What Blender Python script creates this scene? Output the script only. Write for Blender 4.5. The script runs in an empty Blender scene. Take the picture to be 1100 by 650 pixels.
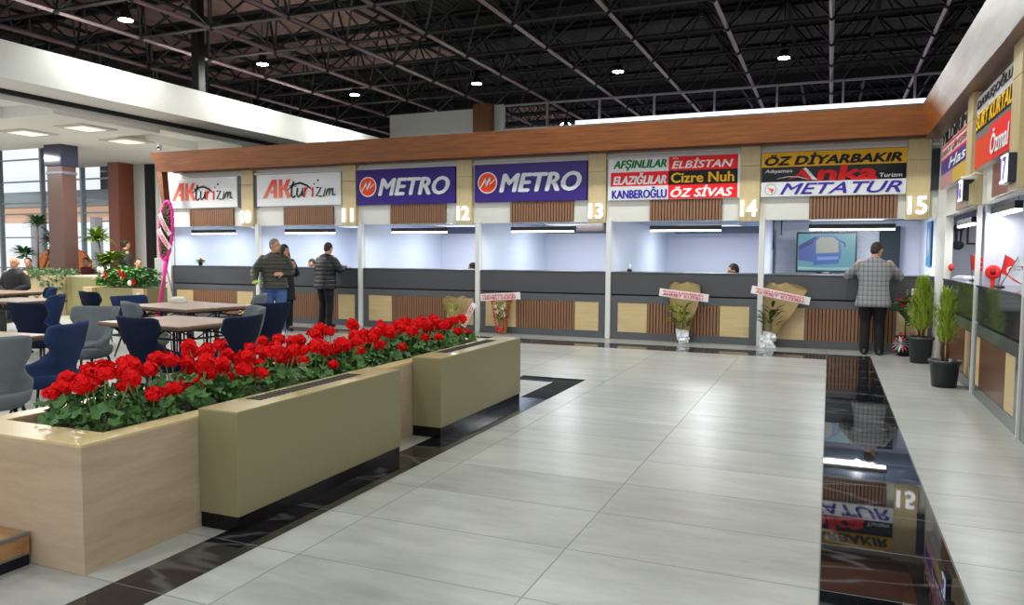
import bpy, bmesh, math, random
from math import pi, sin, cos, radians
from mathutils import Vector, Matrix
random.seed(7)
S = bpy.context.scene
COL = S.collection

# ---------------- camera ----------------
F, YAW, PIT, ROL, H = 814.7, .39587, .063856, .005764, 1.5
cy_, sy_, cp_, sp_, cr_, sr_ = cos(YAW), sin(YAW), cos(PIT), sin(PIT), cos(ROL), sin(ROL)
fwd = Vector((-sy_*cp_, cy_*cp_, -sp_)); rt = Vector((cy_, sy_, 0)); up = rt.cross(fwd)
r2 = cr_*rt + sr_*up; u2 = -sr_*rt + cr_*up
cam_d = bpy.data.cameras.new('camera'); cam = bpy.data.objects.new('camera', cam_d); COL.objects.link(cam)
cam_d.sensor_width = 36; cam_d.lens = F*36/1100; cam_d.clip_start = .05; cam_d.clip_end = 400
cam.matrix_world = Matrix(((r2.x, u2.x, -fwd.x, 0), (r2.y, u2.y, -fwd.y, 0), (r2.z, u2.z, -fwd.z, H), (0, 0, 0, 1)))
S.camera = cam
# ---------------- world and exposure ----------------
S.view_settings.view_transform = 'Standard'; S.view_settings.look = 'None'; S.view_settings.gamma = 1
S.view_settings.use_curve_mapping = False
S.view_settings.exposure = 0.0
w = bpy.data.worlds.new('world'); S.world = w; w.use_nodes = True
bg = w.node_tree.nodes['Background']; bg.inputs[0].default_value = (.92, .96, 1.0, 1); bg.inputs[1].default_value = 1.2
HALL_W = 130     # recessed lights of the left hall
OFFICE_W = 40    # power of the added office ceiling lights
LAMP_W = 58      # high-bay lamp power

# ---------------- materials ----------------
def srgb(c):
    if isinstance(c, str): c = [int(c[i:i+2], 16)/255 for i in (0, 2, 4)]
    return tuple((x/12.92 if x <= .04045 else ((x+.055)/1.055)**2.4) for x in c) + (1,)
class NT:
    def __init__(s, name):
        s.m = bpy.data.materials.new(name); s.m.use_nodes = True; s.t = s.m.node_tree
        s.b = s.t.nodes['Principled BSDF']
    def n(s, typ, **k):
        x = s.t.nodes.new(typ)
        for a, b in k.items(): setattr(x, a, b)
        return x
    def l(s, a, b): s.t.links.new(a, b)
    def val(s, **k):
        for a, b in k.items():
            s.b.inputs[a.replace('_', ' ')].default_value = b
    def coord(s, scale=(1, 1, 1), kind='Object'):
        c = s.n('ShaderNodeTexCoord'); mp = s.n('ShaderNodeMapping'); mp.inputs['Scale'].default_value = scale
        s.l(c.outputs[kind], mp.inputs[0]); return mp.outputs[0]
    def noise(s, vec, scale, detail=4, rough=.6):
        x = s.n('ShaderNodeTexNoise'); x.inputs['Scale'].default_value = scale; x.inputs['Detail'].default_value = detail
        x.inputs['Roughness'].default_value = rough
        s.l(vec, x.inputs['Vector']); return x.outputs['Fac']
    def ramp(s, fac, stops):
        r = s.n('ShaderNodeValToRGB'); e = r.color_ramp.elements
        e[0].position, e[0].color = stops[0][0], srgb(stops[0][1]); e[1].position, e[1].color = stops[-1][0], srgb(stops[-1][1])
        for p, c in stops[1:-1]:
            q = e.new(p); q.color = srgb(c)
        s.l(fac, r.inputs[0]); return r.outputs[0]
    def math(s, op, a, b=None, c=None):
        x = s.n('ShaderNodeMath', operation=op)
        for i, v in enumerate((a, b, c)):
            if v is None: continue
            if isinstance(v, (int, float)): x.inputs[i].default_value = v
            else: s.l(v, x.inputs[i])
        return x.outputs[0]
    def mix(s, f, a, b):
        x = s.n('ShaderNodeMix', data_type='RGBA'); 
        if isinstance(f, (int, float)): x.inputs[0].default_value = f
        else: s.l(f, x.inputs[0])
        for i, v in ((6, a), (7, b)):
            if isinstance(v, tuple): x.inputs[i].default_value = v
            else: s.l(v, x.inputs[i])
        return x.outputs[2]
    def bump(s, h, strength=.2, dist=.01):
        x = s.n('ShaderNodeBump'); x.inputs['Strength'].default_value = strength; x.inputs['Distance'].default_value = dist
        s.l(h, x.inputs['Height']); s.l(x.outputs[0], s.b.inputs['Normal'])
MC = {}
def plain(name, c, rough=.5, metal=0, var=.12, nscale=14, spec=.5, scale=(1, 1, 1), bump=0):
    """a colour with a little procedural variation"""
    if name in MC: return MC[name]
    t = NT(name); v = t.coord(scale); f = t.noise(v, nscale)
    base = srgb(c); a = tuple(x*(1-var) for x in base[:3])+(1,); b = tuple(min(1, x*(1+var)) for x in base[:3])+(1,)
    col = t.mix(f, a, b); t.l(col, t.b.inputs['Base Color'])
    t.val(Roughness=rough, Metallic=metal, Specular_IOR_Level=spec)
    if bump: t.bump(f, bump, .01)
    MC[name] = t.m; return t.m
def emis(name, c, s, base='ffffff'):
    if name in MC: return MC[name]
    t = NT(name); t.val(Base_Color=srgb(base), Emission_Color=srgb(c), Emission_Strength=s, Roughness=.4)
    MC[name] = t.m; return t.m
def wood(name, a, b, scale=(1, 12, 12), rough=.4, c=None, dist=2.5, nscale=1.6):
    t = NT(name); v = t.coord(scale); f = t.noise(v, nscale, 8, .65)
    f2 = t.noise(v, 9, 3, .7)
    g = t.math('ADD', t.math('MULTIPLY', f, .75), t.math('MULTIPLY', f2, .25))
    t.l(t.ramp(g, [(.32, a), (.68, b)] if not c else [(.3, a), (.5, b), (.7, c)]), t.b.inputs['Base Color'])
    t.val(Roughness=rough); MC[name] = t.m; return t.m
def fabric(name, c, rough=.95):
    t = NT(name); v = t.coord(); f = t.noise(v, 22, 6, .7); g = t.noise(v, 5, 3)
    base = srgb(c); a = tuple(x*.7 for x in base[:3])+(1,); b = tuple(min(1, x*1.35) for x in base[:3])+(1,)
    t.l(t.mix(t.math('ADD', t.math('MULTIPLY', f, .6), t.math('MULTIPLY', g, .4)), a, b), t.b.inputs['Base Color'])
    t.val(Roughness=rough, Specular_IOR_Level=.2); t.bump(f, .25, .004); MC[name] = t.m; return t.m

# floor tiles: 1.2 x 0.6 m, grey stone-look, satin
def tile_mat(name, c0, c1, joint, rough, tx=1.2, ty=.6, veins=False, spec=.5, jw=.004):
    t = NT(name); c = t.n('ShaderNodeTexCoord'); sep = t.n('ShaderNodeSeparateXYZ'); t.l(c.outputs['Object'], sep.inputs[0])
    fx = t.math('DIVIDE', t.math('SUBTRACT', sep.outputs[0], t.math('MULTIPLY', t.math('GREATER_THAN', sep.outputs[0], .61), .605 if tx > 1 else 0.)), tx); fy = t.math('DIVIDE', sep.outputs[1], ty)
    def near(f, size):
        d = t.math('ABSOLUTE', t.math('SUBTRACT', t.math('FRACT', t.math('ADD', f, 100.5)), .5))
        return t.math('LESS_THAN', t.math('MULTIPLY', d, size), jw)
    j = t.math('MAXIMUM', near(fx, tx), near(fy, ty))
    cid = t.n('ShaderNodeCombineXYZ'); t.l(t.math('FLOOR', fx), cid.inputs[0]); t.l(t.math('FLOOR', fy), cid.inputs[1])
    wn = t.n('ShaderNodeTexWhiteNoise', noise_dimensions='3D'); t.l(cid.outputs[0], wn.inputs['Vector'])
    add = t.n('ShaderNodeVectorMath', operation='MULTIPLY_ADD'); t.l(wn.outputs['Color'], add.inputs[0]); add.inputs[1].default_value = (9, 9, 9)
    mp = t.n('ShaderNodeMapping'); mp.inputs['Scale'].default_value = (.8, 3.2, 1); t.l(c.outputs['Object'], mp.inputs[0]); t.l(mp.outputs[0], add.inputs[2])
    n1 = t.noise(add.outputs[0], 1.6 if not veins else 3, 9, .68)
    if veins:
        wv = t.n('ShaderNodeTexWave'); wv.inputs['Scale'].default_value = .5; wv.inputs['Distortion'].default_value = 14; wv.inputs['Detail'].default_value = 4
        t.l(add.outputs[0], wv.inputs[0]); vein = t.math('POWER', wv.outputs['Fac'], 30)
        col = t.mix(t.math('MULTIPLY', vein, .25), t.ramp(n1, [(.35, c0), (.7, c1)]), srgb('8a8a8c'))
    else:
        f = t.math('ADD', t.math('MULTIPLY', n1, .86), t.math('MULTIPLY', wn.outputs['Value'], .14))
        col = t.ramp(f, [(.25, c0), (.75, c1)])
    t.l(t.mix(j, col, srgb(joint)), t.b.inputs['Base Color'])
    rr = t.math('ADD', t.math('MULTIPLY', n1, rough*.1), rough*.95); t.l(t.math('MAXIMUM', rr, t.math('MULTIPLY', j, .6)), t.b.inputs['Roughness'])
    t.val(Specular_IOR_Level=spec); MC[name] = t.m; return t.m
M_TILE = tile_mat('floor_tile_grey', '8d8e8b', 'bcbdb9', '838481', .28)
M_GRAN = tile_mat('granite_black', '0b0c0f', '23252a', '55585c', .02, .6, .6, True, .8, .003)
M_WHITE = plain('white_paint', 'e4e3de', .6, var=.03)
M_OFFW = plain('offwhite_panel', 'd9d8d2', .5, var=.04)
M_INT = plain('booth_interior_blue_white', 'd5dcea', .55, var=.04, nscale=2)
M_INT2 = plain('booth_interior_lavender', 'd6d9e8', .5, var=.03, nscale=2)
M_INTC = plain('booth_ceiling_grey_blue', '98a6ba', .6, var=.05)
M_FASC = wood('fascia_laminate', '4c280b', '743f14', (1, 9, 22), .45, '8a5420')
M_SOFF = wood('soffit_laminate', '5c3a2a', '7d5540', (9, 1, 9), .3)
M_DARKW = plain('dark_counter_laminate', '47484d', .32, var=.1, scale=(1, 1, 20), nscale=3)
M_DARKG = plain('gloss_dark_counter', '33353a', .07, var=.1, scale=(1, 1, 20), nscale=3, spec=.8)
M_GREYF = plain('grey_frame_laminate', '55575c', .4, var=.05)
M_BEIGE = wood('pale_wood_panel', 'c2a877', 'd6c095', (1, 1, 14), .4)
M_BEIGEP = wood('pilaster_pale_wood', 'b9a478', 'cfbd93', (14, 14, 1), .4)
M_SLAT = plain('slat_brown', '8a6248', .5, var=.2, scale=(8, 8, 1), nscale=6)
M_SLATD = plain('slat_groove', '3d2a20', .8)
M_BROWN = wood('brown_panel', '6d3c22', '8d5634', (9, 9, 1), .3)
M_POST = plain('white_post_metal', 'dcdcda', .3, var=.02)
M_BLACK = plain('black_metal', '131315', .4)
M_BLACKM = plain('black_matt', '1b1b1d', .8)
M_STEEL = plain('truss_steel_black', '1d1b1d', .5, .2)
M_STEELP = plain('truss_chord_purple_grey', 'a58c92', .35, .3)
M_DIFF = emis('lamp_diffuser', 'fff8f0', 9)
M_BULB = emis('highbay_diffuser', 'f4ffe9', 30)
M_NUM = emis('number_glow', 'f4f6ff', 1.0)
M_SIGNW = plain('sign_face_white', 'd8dade', .25, var=.03)
M_CHROME = plain('grey_metal', '8b8d90', .3, .8)

# ---------------- mesh helpers ----------------
class MB:
    def __init__(s): s.v = []; s.f = []; s.sm = []
    def add(s, vs, fs, smooth=False):
        o = len(s.v); s.v += [tuple(v) for v in vs]; s.f += [tuple(i+o for i in f) for f in fs]; s.sm += [smooth]*len(fs); return s
    def box(s, x0, x1, y0, y1, z0, z1):
        return s.add([(x0, y0, z0), (x1, y0, z0), (x1, y1, z0), (x0, y1, z0), (x0, y0, z1), (x1, y0, z1), (x1, y1, z1), (x0, y1, z1)],
              [(0, 3, 2, 1), (4, 5, 6, 7), (0, 1, 5, 4), (1, 2, 6, 5), (2, 3, 7, 6), (3, 0, 4, 7)])
    def rbox(s, x0, x1, y0, y1, z0, z1, r=.01):
        """box with all edges chamfered"""
        P = []; 
        bm = bmesh.new(); bmesh.ops.create_cube(bm, size=1)
        bmesh.ops.scale(bm, vec=(x1-x0, y1-y0, z1-z0), verts=bm.verts); bmesh.ops.translate(bm, vec=((x0+x1)/2, (y0+y1)/2, (z0+z1)/2), verts=bm.verts)
        bmesh.ops.bevel(bm, geom=bm.edges[:], offset=r, segments=2, affect='EDGES', profile=.5)
        bm.verts.index_update(); vs = [v.co[:] for v in bm.verts]; fs = [[v.index for v in f.verts] for f in bm.faces]; bm.free()
        return s.add(vs, fs)
    def prism(s, poly, axis, a, b):
        """extrude a 2D polygon; axis 0: poly is (y,z); 1: (x,z); 2: (x,y)"""
        n = len(poly)
        def P(p, t): return (t, p[0], p[1]) if axis == 0 else ((p[0], t, p[1]) if axis == 1 else (p[0], p[1], t))
        vs = [P(p, a) for p in poly]+[P(p, b) for p in poly]
        return s.add(vs, [tuple(range(n))[::-1], tuple(range(n, 2*n))]+[(i, (i+1) % n, n+(i+1) % n, n+i) for i in range(n)])
    def tube(s, pts, rad, seg=8, cap=True, smooth=True):
        """tube along points with per-point radius, rounded ends"""
        pts = [Vector(p) for p in pts]; rad = [rad]*len(pts) if isinstance(rad, (int, float)) else list(rad)
        if cap == 'round':
            d0 = (pts[0]-pts[1]).normalized(); d1 = (pts[-1]-pts[-2]).normalized(); r0, r1 = rad[0], rad[-1]
            pre = [(pts[0]+d0*r0*k, r0*math.sqrt(max(0, 1-k*k))) for k in (.97, .7, .38)]
            post = [(pts[-1]+d1*r1*k, r1*math.sqrt(max(0, 1-k*k))) for k in (.38, .7, .97)]
            pts = [p for p, _ in pre]+pts+[p for p, _ in post]; rad = [r for _, r in pre]+rad+[r for _, r in post]
        n = len(pts); rings = []; ref = None
        for i, p in enumerate(pts):
            d = (pts[min(i+1, n-1)]-pts[max(i-1, 0)]); d = d.normalized() if d.length > 1e-9 else Vector((0, 0, 1))
            if ref is None: ref = Vector((0, 0, 1)) if abs(d.z) < .9 else Vector((1, 0, 0))
            a = (ref - d*ref.dot(d)).normalized(); ref = a; b = d.cross(a)
            rings.append([p+(a*cos(2*pi*k/seg)+b*sin(2*pi*k/seg))*rad[i] for k in range(seg)])
        vs = [q for r in rings for q in r]; fs = []
        for i in range(n-1):
            for k in range(seg): fs.append((i*seg+k, i*seg+(k+1) % seg, (i+1)*seg+(k+1) % seg, (i+1)*seg+k))
        if cap: fs += [tuple(range(seg))[::-1], tuple(range((n-1)*seg, n*seg))]
        return s.add(vs, fs, smooth)
    def bar(s, a, b, w_=.02, seg=4): return s.tube([a, b], w_, seg, True, False)
    def lathe(s, prof, seg=20, c=(0, 0, 0), smooth=True):
        vs = []; fs = []; n = len(prof)
        for r, z in prof:
            for k in range(seg): vs.append((c[0]+r*cos(2*pi*k/seg), c[1]+r*sin(2*pi*k/seg), c[2]+z))
        for i in range(n-1):
            for k in range(seg): fs.append((i*seg+k, i*seg+(k+1) % seg, (i+1)*seg+(k+1) % seg, (i+1)*seg+k))
        fs += [tuple(range(seg))[::-1], tuple(range((n-1)*seg, n*seg))]
        return s.add(vs, fs, smooth)
    def loft(s, rings, seg=16, smooth=True, p=2.0):
        """rings: (cx,cy,cz,rx,ry[,tilt about x]) closed shell"""
        vs = []; n = len(rings)
        for R_ in rings:
            cx, cy, cz, rx, ry = R_[:5]; tl = R_[5] if len(R_) > 5 else 0
            for k in range(seg):
                a = 2*pi*k/seg; c, q = cos(a), sin(a)
                x = rx*math.copysign(abs(c)**(2/p), c); y = ry*math.copysign(abs(q)**(2/p), q)
                vs.append((cx+x, cy+y*cos(tl), cz+y*sin(tl)))
        fs = [(i*seg+k, i*seg+(k+1) % seg, (i+1)*seg+(k+1) % seg, (i+1)*seg+k) for i in range(n-1) for k in range(seg)]
        fs += [tuple(range(seg))[::-1], tuple(range((n-1)*seg, n*seg))]
        return s.add(vs, fs, smooth)
    def ball(s, c, r, seg=12, rings=8):
        rx, ry, rz = (r, r, r) if isinstance(r, (int, float)) else r
        return s.loft([(c[0], c[1], c[2]+rz*-cos(pi*(i+.15)/(rings+.3)), rx*sin(pi*(i+.15)/(rings+.3)), ry*sin(pi*(i+.15)/(rings+.3))) for i in range(rings+1)], seg)
    def xf(s, m, start=0):
        for i in range(start, len(s.v)): s.v[i] = tuple(m @ Vector(s.v[i]))
        return s
    def build(s, name, mat, parent=None, **k):
        me = bpy.data.meshes.new(name); me.from_pydata(s.v, [], s.f); me.materials.append(mat)
        me.polygons.foreach_set('use_smooth', s.sm); me.update()
        o = bpy.data.objects.new(name, me); COL.objects.link(o)
        if parent: o.parent = parent
        for a, b in k.items(): o[a] = b
        return o
def tag(o, label=None, cat=None, group=None, kind=None):
    if label: o['label'] = label
    if cat: o['category'] = cat
    if group: o['group'] = group
    if kind: o['kind'] = kind
    return o
def thing(name, label, cat, loc=(0, 0, 0), rz=0, group=None):
    o = bpy.data.objects.new(name, None); COL.objects.link(o); o.location = loc; o.rotation_euler = (0, 0, rz); o.empty_display_size = .1
    return tag(o, label, cat, group)
def copy_tree(o, parent=None):
    c = o.copy(); COL.objects.link(c); c.parent = parent
    for ch in [x for x in ALLKIDS(o)]: copy_tree(ch, c)
    return c
def ALLKIDS(o): return [x for x in COL.objects if x.parent == o]
def struct(name, mb, mat, **k): return mb.build(name, mat, None, kind='structure', **k)

# lettering: the built-in font turned to mesh and fitted into a rectangle
def lettering(txt, x0, x1, z0, z1, y, mat, parent, shear=0., bold=.0, depth=.004, name='lettering', spacing=1.0):
    cu = bpy.data.curves.new('t', 'FONT'); cu.body = txt; cu.shear = shear; cu.offset = 0; cu.extrude = 0; cu.resolution_u = 3; cu.space_character = spacing
    o = bpy.data.objects.new('t', cu); COL.objects.link(o); dg = bpy.context.evaluated_depsgraph_get()
    me = bpy.data.meshes.new_from_object(o.evaluated_get(dg)); bpy.data.objects.remove(o); bpy.data.curves.remove(cu)
    xs = [v.co.x for v in me.vertices]; ys = [v.co.y for v in me.vertices]
    ax, bx, ay, by = min(xs), max(xs), min(ys), max(ys)
    for v in me.vertices:
        v.co = ((x0+(v.co.x-ax)/(bx-ax)*(x1-x0)), y, z0+(v.co.y-ay)/(by-ay)*(z1-z0))
    bm = bmesh.new(); bm.from_mesh(me)
    if bold > 0:
        src = bm.faces[:]; q = bold*(z1-z0)*1.15
        for iy, (dx, dz) in enumerate(((-q, 0), (q, 0), (0, q*.6), (0, -q*.6)), 1):
            d_ = bmesh.ops.duplicate(bm, geom=src); bmesh.ops.translate(bm, vec=(dx, -.0007*iy, dz), verts=[g for g in d_['geom'] if isinstance(g, bmesh.types.BMVert)])
    r = bmesh.ops.extrude_face_region(bm, geom=bm.faces[:]); 
    bmesh.ops.translate(bm, vec=(0, -depth, 0), verts=[g for g in r['geom'] if isinstance(g, bmesh.types.BMVert)])
    bmesh.ops.recalc_face_normals(bm, faces=bm.faces[:]); bm.to_mesh(me); bm.free()
    me.materials.clear(); me.materials.append(mat); me.name = name
    ob = bpy.data.objects.new(name, me); COL.objects.link(ob); ob.parent = parent
    return ob
def remeshed(mb, name, mat, parent, voxel=.01, smooth=6):
    """union of overlapping closed shells as one continuous smooth surface"""
    o = mb.build('tmp', mat); m = o.modifiers.new('r', 'REMESH'); m.mode = 'VOXEL'; m.voxel_size = voxel; m.use_smooth_shade = True
    q = o.modifiers.new('s', 'SMOOTH'); q.iterations = smooth; q.factor = .5
    dg = bpy.context.evaluated_depsgraph_get(); me = bpy.data.meshes.new_from_object(o.evaluated_get(dg)); old = o.data
    bpy.data.objects.remove(o); bpy.data.meshes.remove(old); me.name = name
    if not me.materials: me.materials.append(mat)
    me.polygons.foreach_set('use_smooth', [True]*len(me.polygons))
    ob = bpy.data.objects.new(name, me); COL.objects.link(ob); ob.parent = parent; return ob

# =====================  THE SETTING  =====================
WY = 13.15          # face of the back row of offices
WX = 1.48           # face of the right row
M_CARPETEDGE = plain('matt_black_gap', '0c0c0d', .8)
struct('floor', MB().box(-34, 9, -6, 24, -.1, 0), M_TILE)
struct('trim_1', MB().box(0, .605, -6, 12.47, .0, .002), M_GRAN)                 # long black granite runner
struct('trim_2', MB().box(-14, -.0005, 11.82, 12.47, 0, .002), M_GRAN)          # runner along the offices
struct('trim_3', MB().box(-2.955, -2.653, -6, 8.34, 0, .002).box(-3.45, -2.653, 8.34, 8.65, 0, .002), M_GRAN)

# back wall band over the offices and its slopes
struct('wall_back', MB().box(-14.12, 1.6, WY, WY+.1, 2.08, 3.32), M_OFFW)
struct('trim_4', MB().box(-14.0, WX, WY-.05, WY, 3.17, 3.21), M_WHITE)
# fascia in wood laminate, leaning out towards the hall
zb, zt = 3.26, 3.675
bm = MB(); A = [(-13.72, 12.55, zb), (1.25, 12.55, zb), (1.16, 12.46, zt), (-13.86, 12.46, zt)]
B = [(-13.72, 12.95, zb+.04), (1.6, 12.95, zb+.04), (1.6, 12.95, zt), (-13.86, 12.95, zt)]
bm.add(A+B, [(0, 1, 2, 3), (7, 6, 5, 4), (3, 2, 6, 7), (0, 4, 5, 1), (0, 3, 7, 4), (1, 5, 6, 2)])
struct('trim_5', bm, M_FASC)
struct('trim_6', MB().box(-13.72, 1.3, 12.95, WY+.02, zb+.01, zb+.06), M_SOFF)
bm = MB(); bm.prism([(-13.86, zb+.02), (-13.69, zb+.02), (-13.62, 2.5), (-13.68, 2.45)], 1, 12.62, 12.78); struct('trim_7', bm, M_FASC)
struct('wall_left', MB().box(-14.2, -14.08, WY-.02, 18.4, 0, 3.6), M_OFFW)
# right fascia: laminate with a whitish reflection painted into its colour away from the corner
t = NT('right_fascia_glare_laminate'); v = t.coord((9, 1, 9)); f = t.noise(v, 1.6, 8, .65)
wd = t.ramp(f, [(.3, '7a3d18'), (.7, 'a8622e')]); sp = t.n('ShaderNodeSeparateXYZ'); tc = t.n('ShaderNodeTexCoord'); t.l(tc.outputs['Object'], sp.inputs[0])
n2 = t.noise(t.coord((1, .4, 3)), 1.2, 6, .7); glare = t.ramp(n2, [(.35, 'bdb3b6'), (.65, 'ded8da')])
k = t.math('ADD', t.math('MULTIPLY', sp.outputs[1], -1), t.math('MULTIPLY', sp.outputs[2], 2.2))
k = t.math('ADD', k, t.math('MULTIPLY', n2, .6)); mr = t.n('ShaderNodeMapRange'); mr.inputs[1].default_value = -3.6; mr.inputs[2].default_value = -2.6; t.l(k, mr.inputs[0])
t.l(t.mix(mr.outputs[0], wd, glare), t.b.inputs['Base Color']); t.val(Roughness=.3); M_GLARE = t.m
bm = MB(); A = [(1.25, 12.55, zb), (1.25, 2.2, zb), (1.16, 2.2, zt), (1.16, 12.46, zt)]; B = [(1.3, 12.6, zb), (1.3, 2.2, zb), (1.3, 2.2, zt), (1.3, 12.6, zt)]
bm.add(A+B, [(0, 3, 2, 1), (4, 5, 6, 7), (3, 7, 6, 2), (0, 1, 5, 4), (1, 2, 6, 5), (0, 4, 7, 3)])
struct('trim_8', bm, M_GLARE)
struct('trim_9', MB().box(1.25, WX+.05, 2.2, 12.95, zb-.012, zb-.002), M_SOFF)
# roofs over the offices and side partitions
POSTS = [-14.04, -11.49, -8.85, -6.2, -3.63, -1.04, 1.52]
struct('ceiling_offices_back', MB().box(-14.1, 1.6, WY+.1, 18.5, 2.14, 2.2), M_INTC)
struct('ceiling_offices_right', MB().box(WX+.1, 4.6, 2.2, 13.1, 2.14, 2.2), M_INTC)
struct('ceiling_over_offices', MB().box(-14.1, 5.0, 12.95, 18.5, 3.6, 3.68).box(1.3, 5, 2.2, 12.95, 3.6, 3.68), M_BLACKM)
for i, x in enumerate(POSTS):
    struct('wall_partition_%s' % 'abcdefg'[i], MB().box(x-.03, x+.03, WY+.1, 18.4 if i != 5 and i != 6 else 18.3, 0, 2.15), M_INT)
backY = [16.8, 16.6, 16.6, 16.8, 18.3, 15.5]
for i in range(6):
    struct('wall_rear_%s' % 'abcdef'[i], MB().box(POSTS[i]+.03, POSTS[i+1]-.03, backY[i], backY[i]+.06, 0, 2.15), M_INT2 if i not in (0, 1) else M_INT)
# white posts
n = 10
for i, x in enumerate(POSTS[:-1]):
    struct('trim_%d' % n, MB().rbox(x-.045, x+.045, WY-.05, WY+.06, 0, 2.12, .008), M_POST); n += 1
for i, y in enumerate((9.58, 7.33)):
    struct('trim_%d' % n, MB().rbox(WX-.02, WX+.03, y-.012, y+.012, 0, 2.12, .004), M_POST); n += 1
# right row
struct('wall_right', MB().box(WX, WX+.1, 2.2, 13.25, 2.06, 3.32).box(WX, WX+.1, 2.2, 3.95, 0, 2.06).box(WX, WX+.1, 12.18, 13.15, 0, 2.06), M_OFFW)
struct('wall_right_partition_a', MB().box(WX+.1, 4.6, 13.05, 13.11, 0, 2.15), M_INT2)
struct('wall_right_partition_b', MB().box(WX+.06, 4.6, 9.56, 9.61, 0, 2.15), M_INT2)
struct('wall_right_partition_c', MB().box(WX+.06, 4.6, 7.3, 7.35, 0, 2.15), M_INT2)
struct('wall_right_partition_d', MB().box(WX+.06, 4.6, 3.9, 3.96, 0, 3.3), M_INT2)
struct('wall_right_rear', MB().box(4.6, 4.66, 2.2, 13.1, 0, 2.2), M_INT2)

# high far wall: white panel, timber pier, white pier, band of glass
FY = 21.3
struct('wall_upper_left', MB().box(-13.2, -10.1, FY, FY+.15, 3, 5.93), M_OFFW)
struct('trim_40', MB().box(-10.1, -9.5, FY-.3, FY+.1, 3, 6.02), M_BROWN)
struct('trim_41', MB().box(-9.5, -9.2, FY-.05, FY+.1, 3, 6.0), M_WHITE)
struct('wall_upper_back', MB().box(-9.2, 8, FY, FY+.15, 3, 5.27), M_WHITE)
tag(MB().rbox(-6.9, 8, FY-.14, FY, 5.25, 5.35, .004).build('glowing_sill', emis('sill_daylight_glow', 'f6f2ff', 1.3)), 'white sill along the foot of the high glass band, its daylight added as glow', 'sill')  # lit sill under the glass; its brightness is put in as emission
struct('trim_42', MB().box(-9.2, -6.9, FY-.14, FY, 5.1, 5.2).box(-6.9, 8, FY-.14, FY, 3, 5.24), M_WHITE)
t = NT('dark_window_glass'); t.t.nodes.remove(t.b); o = t.t.nodes['Material Output']
tr = t.n('ShaderNodeBsdfTransparent'); tr.inputs[0].default_value = (.42, .42, .5, 1); gl = t.n('ShaderNodeBsdfGlossy'); gl.inputs['Roughness'].default_value = .02
gl.inputs[0].default_value = (.85, .85, .95, 1); mx = t.n('ShaderNodeMixShader'); mx.inputs[0].default_value = .68
t.l(tr.outputs[0], mx.inputs[1]); t.l(gl.outputs[0], mx.inputs[2]); t.l(mx.outputs[0], o.inputs[0]); M_GLASSD = t.m
t = NT('clear_window_glass'); t.t.nodes.remove(t.b); o = t.t.nodes['Material Output']
tr = t.n('ShaderNodeBsdfTransparent'); tr.inputs[0].default_value = (.95, .97, .97, 1); gl = t.n('ShaderNodeBsdfGlossy'); gl.inputs['Roughness'].default_value = .01
mx = t.n('ShaderNodeMixShader'); mx.inputs[0].default_value = .07; t.l(tr.outputs[0], mx.inputs[1]); t.l(gl.outputs[0], mx.inputs[2]); t.l(mx.outputs[0], o.inputs[0]); M_GLASS = t.m
MUL = [-9.2, -7.81, -6.22, -4.64, -3.0, -1.4, .19, 1.81, 3.43, 5.0]
for i in range(len(MUL)-1):
    wn_ = MB().box(MUL[i]+.03, MUL[i+1]-.03, FY+.02, FY+.03, 5.27, 5.95).build('window_%d' % (i+1), M_GLASSD, None, kind='structure')
    fr = MB().box(MUL[i], MUL[i+1], FY-.02, FY+.06, 5.93, 5.98).box(MUL[i+1]-.03, MUL[i+1]+.02, FY-.03, FY+.05, 5.27, 5.95)
    fr.build('window_frame', plain('window_frame_mauve', 'a9a0a6', .4), wn_)

# roof deck with its purlins
t = NT('roof_deck'); v = t.coord((1, .25, 1)); f = t.noise(v, .7, 6, .7); sp = t.n('ShaderNodeSeparateXYZ'); tc = t.n('ShaderNodeTexCoord'); t.l(tc.outputs['Object'], sp.inputs[0])
rib = t.math('SINE', t.math('MULTIPLY', sp.outputs[0], 40))
t.l(t.ramp(f, [(.3, '0a090a'), (.7, '171315')]), t.b.inputs['Base Color']); t.val(Roughness=.8); t.bump(rib, .4, .02); M_DECK = t.m
t = NT('roof_deck_lit_tone'); v = t.coord((1, .25, 1)); f = t.noise(v, .8, 6, .75)  # brownish deck patch, the light falling on it painted in as paler tone
t.l(t.ramp(f, [(.3, '6a5656'), (.5, 'b08c84'), (.7, '8a7678')]), t.b.inputs['Base Color']); t.val(Roughness=.7); M_DECKLIT = t.m
struct('ceiling', MB().box(-36, 9, -2, 28, 7.6, 7.7), M_DECK)
for i in range(15):
    y = -1.5+i*1.91
    struct('trim_%d' % (50+i), MB().box(-34, 8, y, y+.12, 7.42, 7.6), M_BLACKM)
struct('ceiling_lit_tone_sheets', MB().box(-20, -10.8, 7.5, 21.2, 7.57, 7.595), M_DECKLIT)
struct('wall_far', MB().box(-34, 9, 27.5, 27.6, 3, 7.6), M_BLACKM)
struct('wall_far_right', MB().box(8.5, 8.6, 2, 27.6, 0, 7.6), M_BLACKM)

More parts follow.
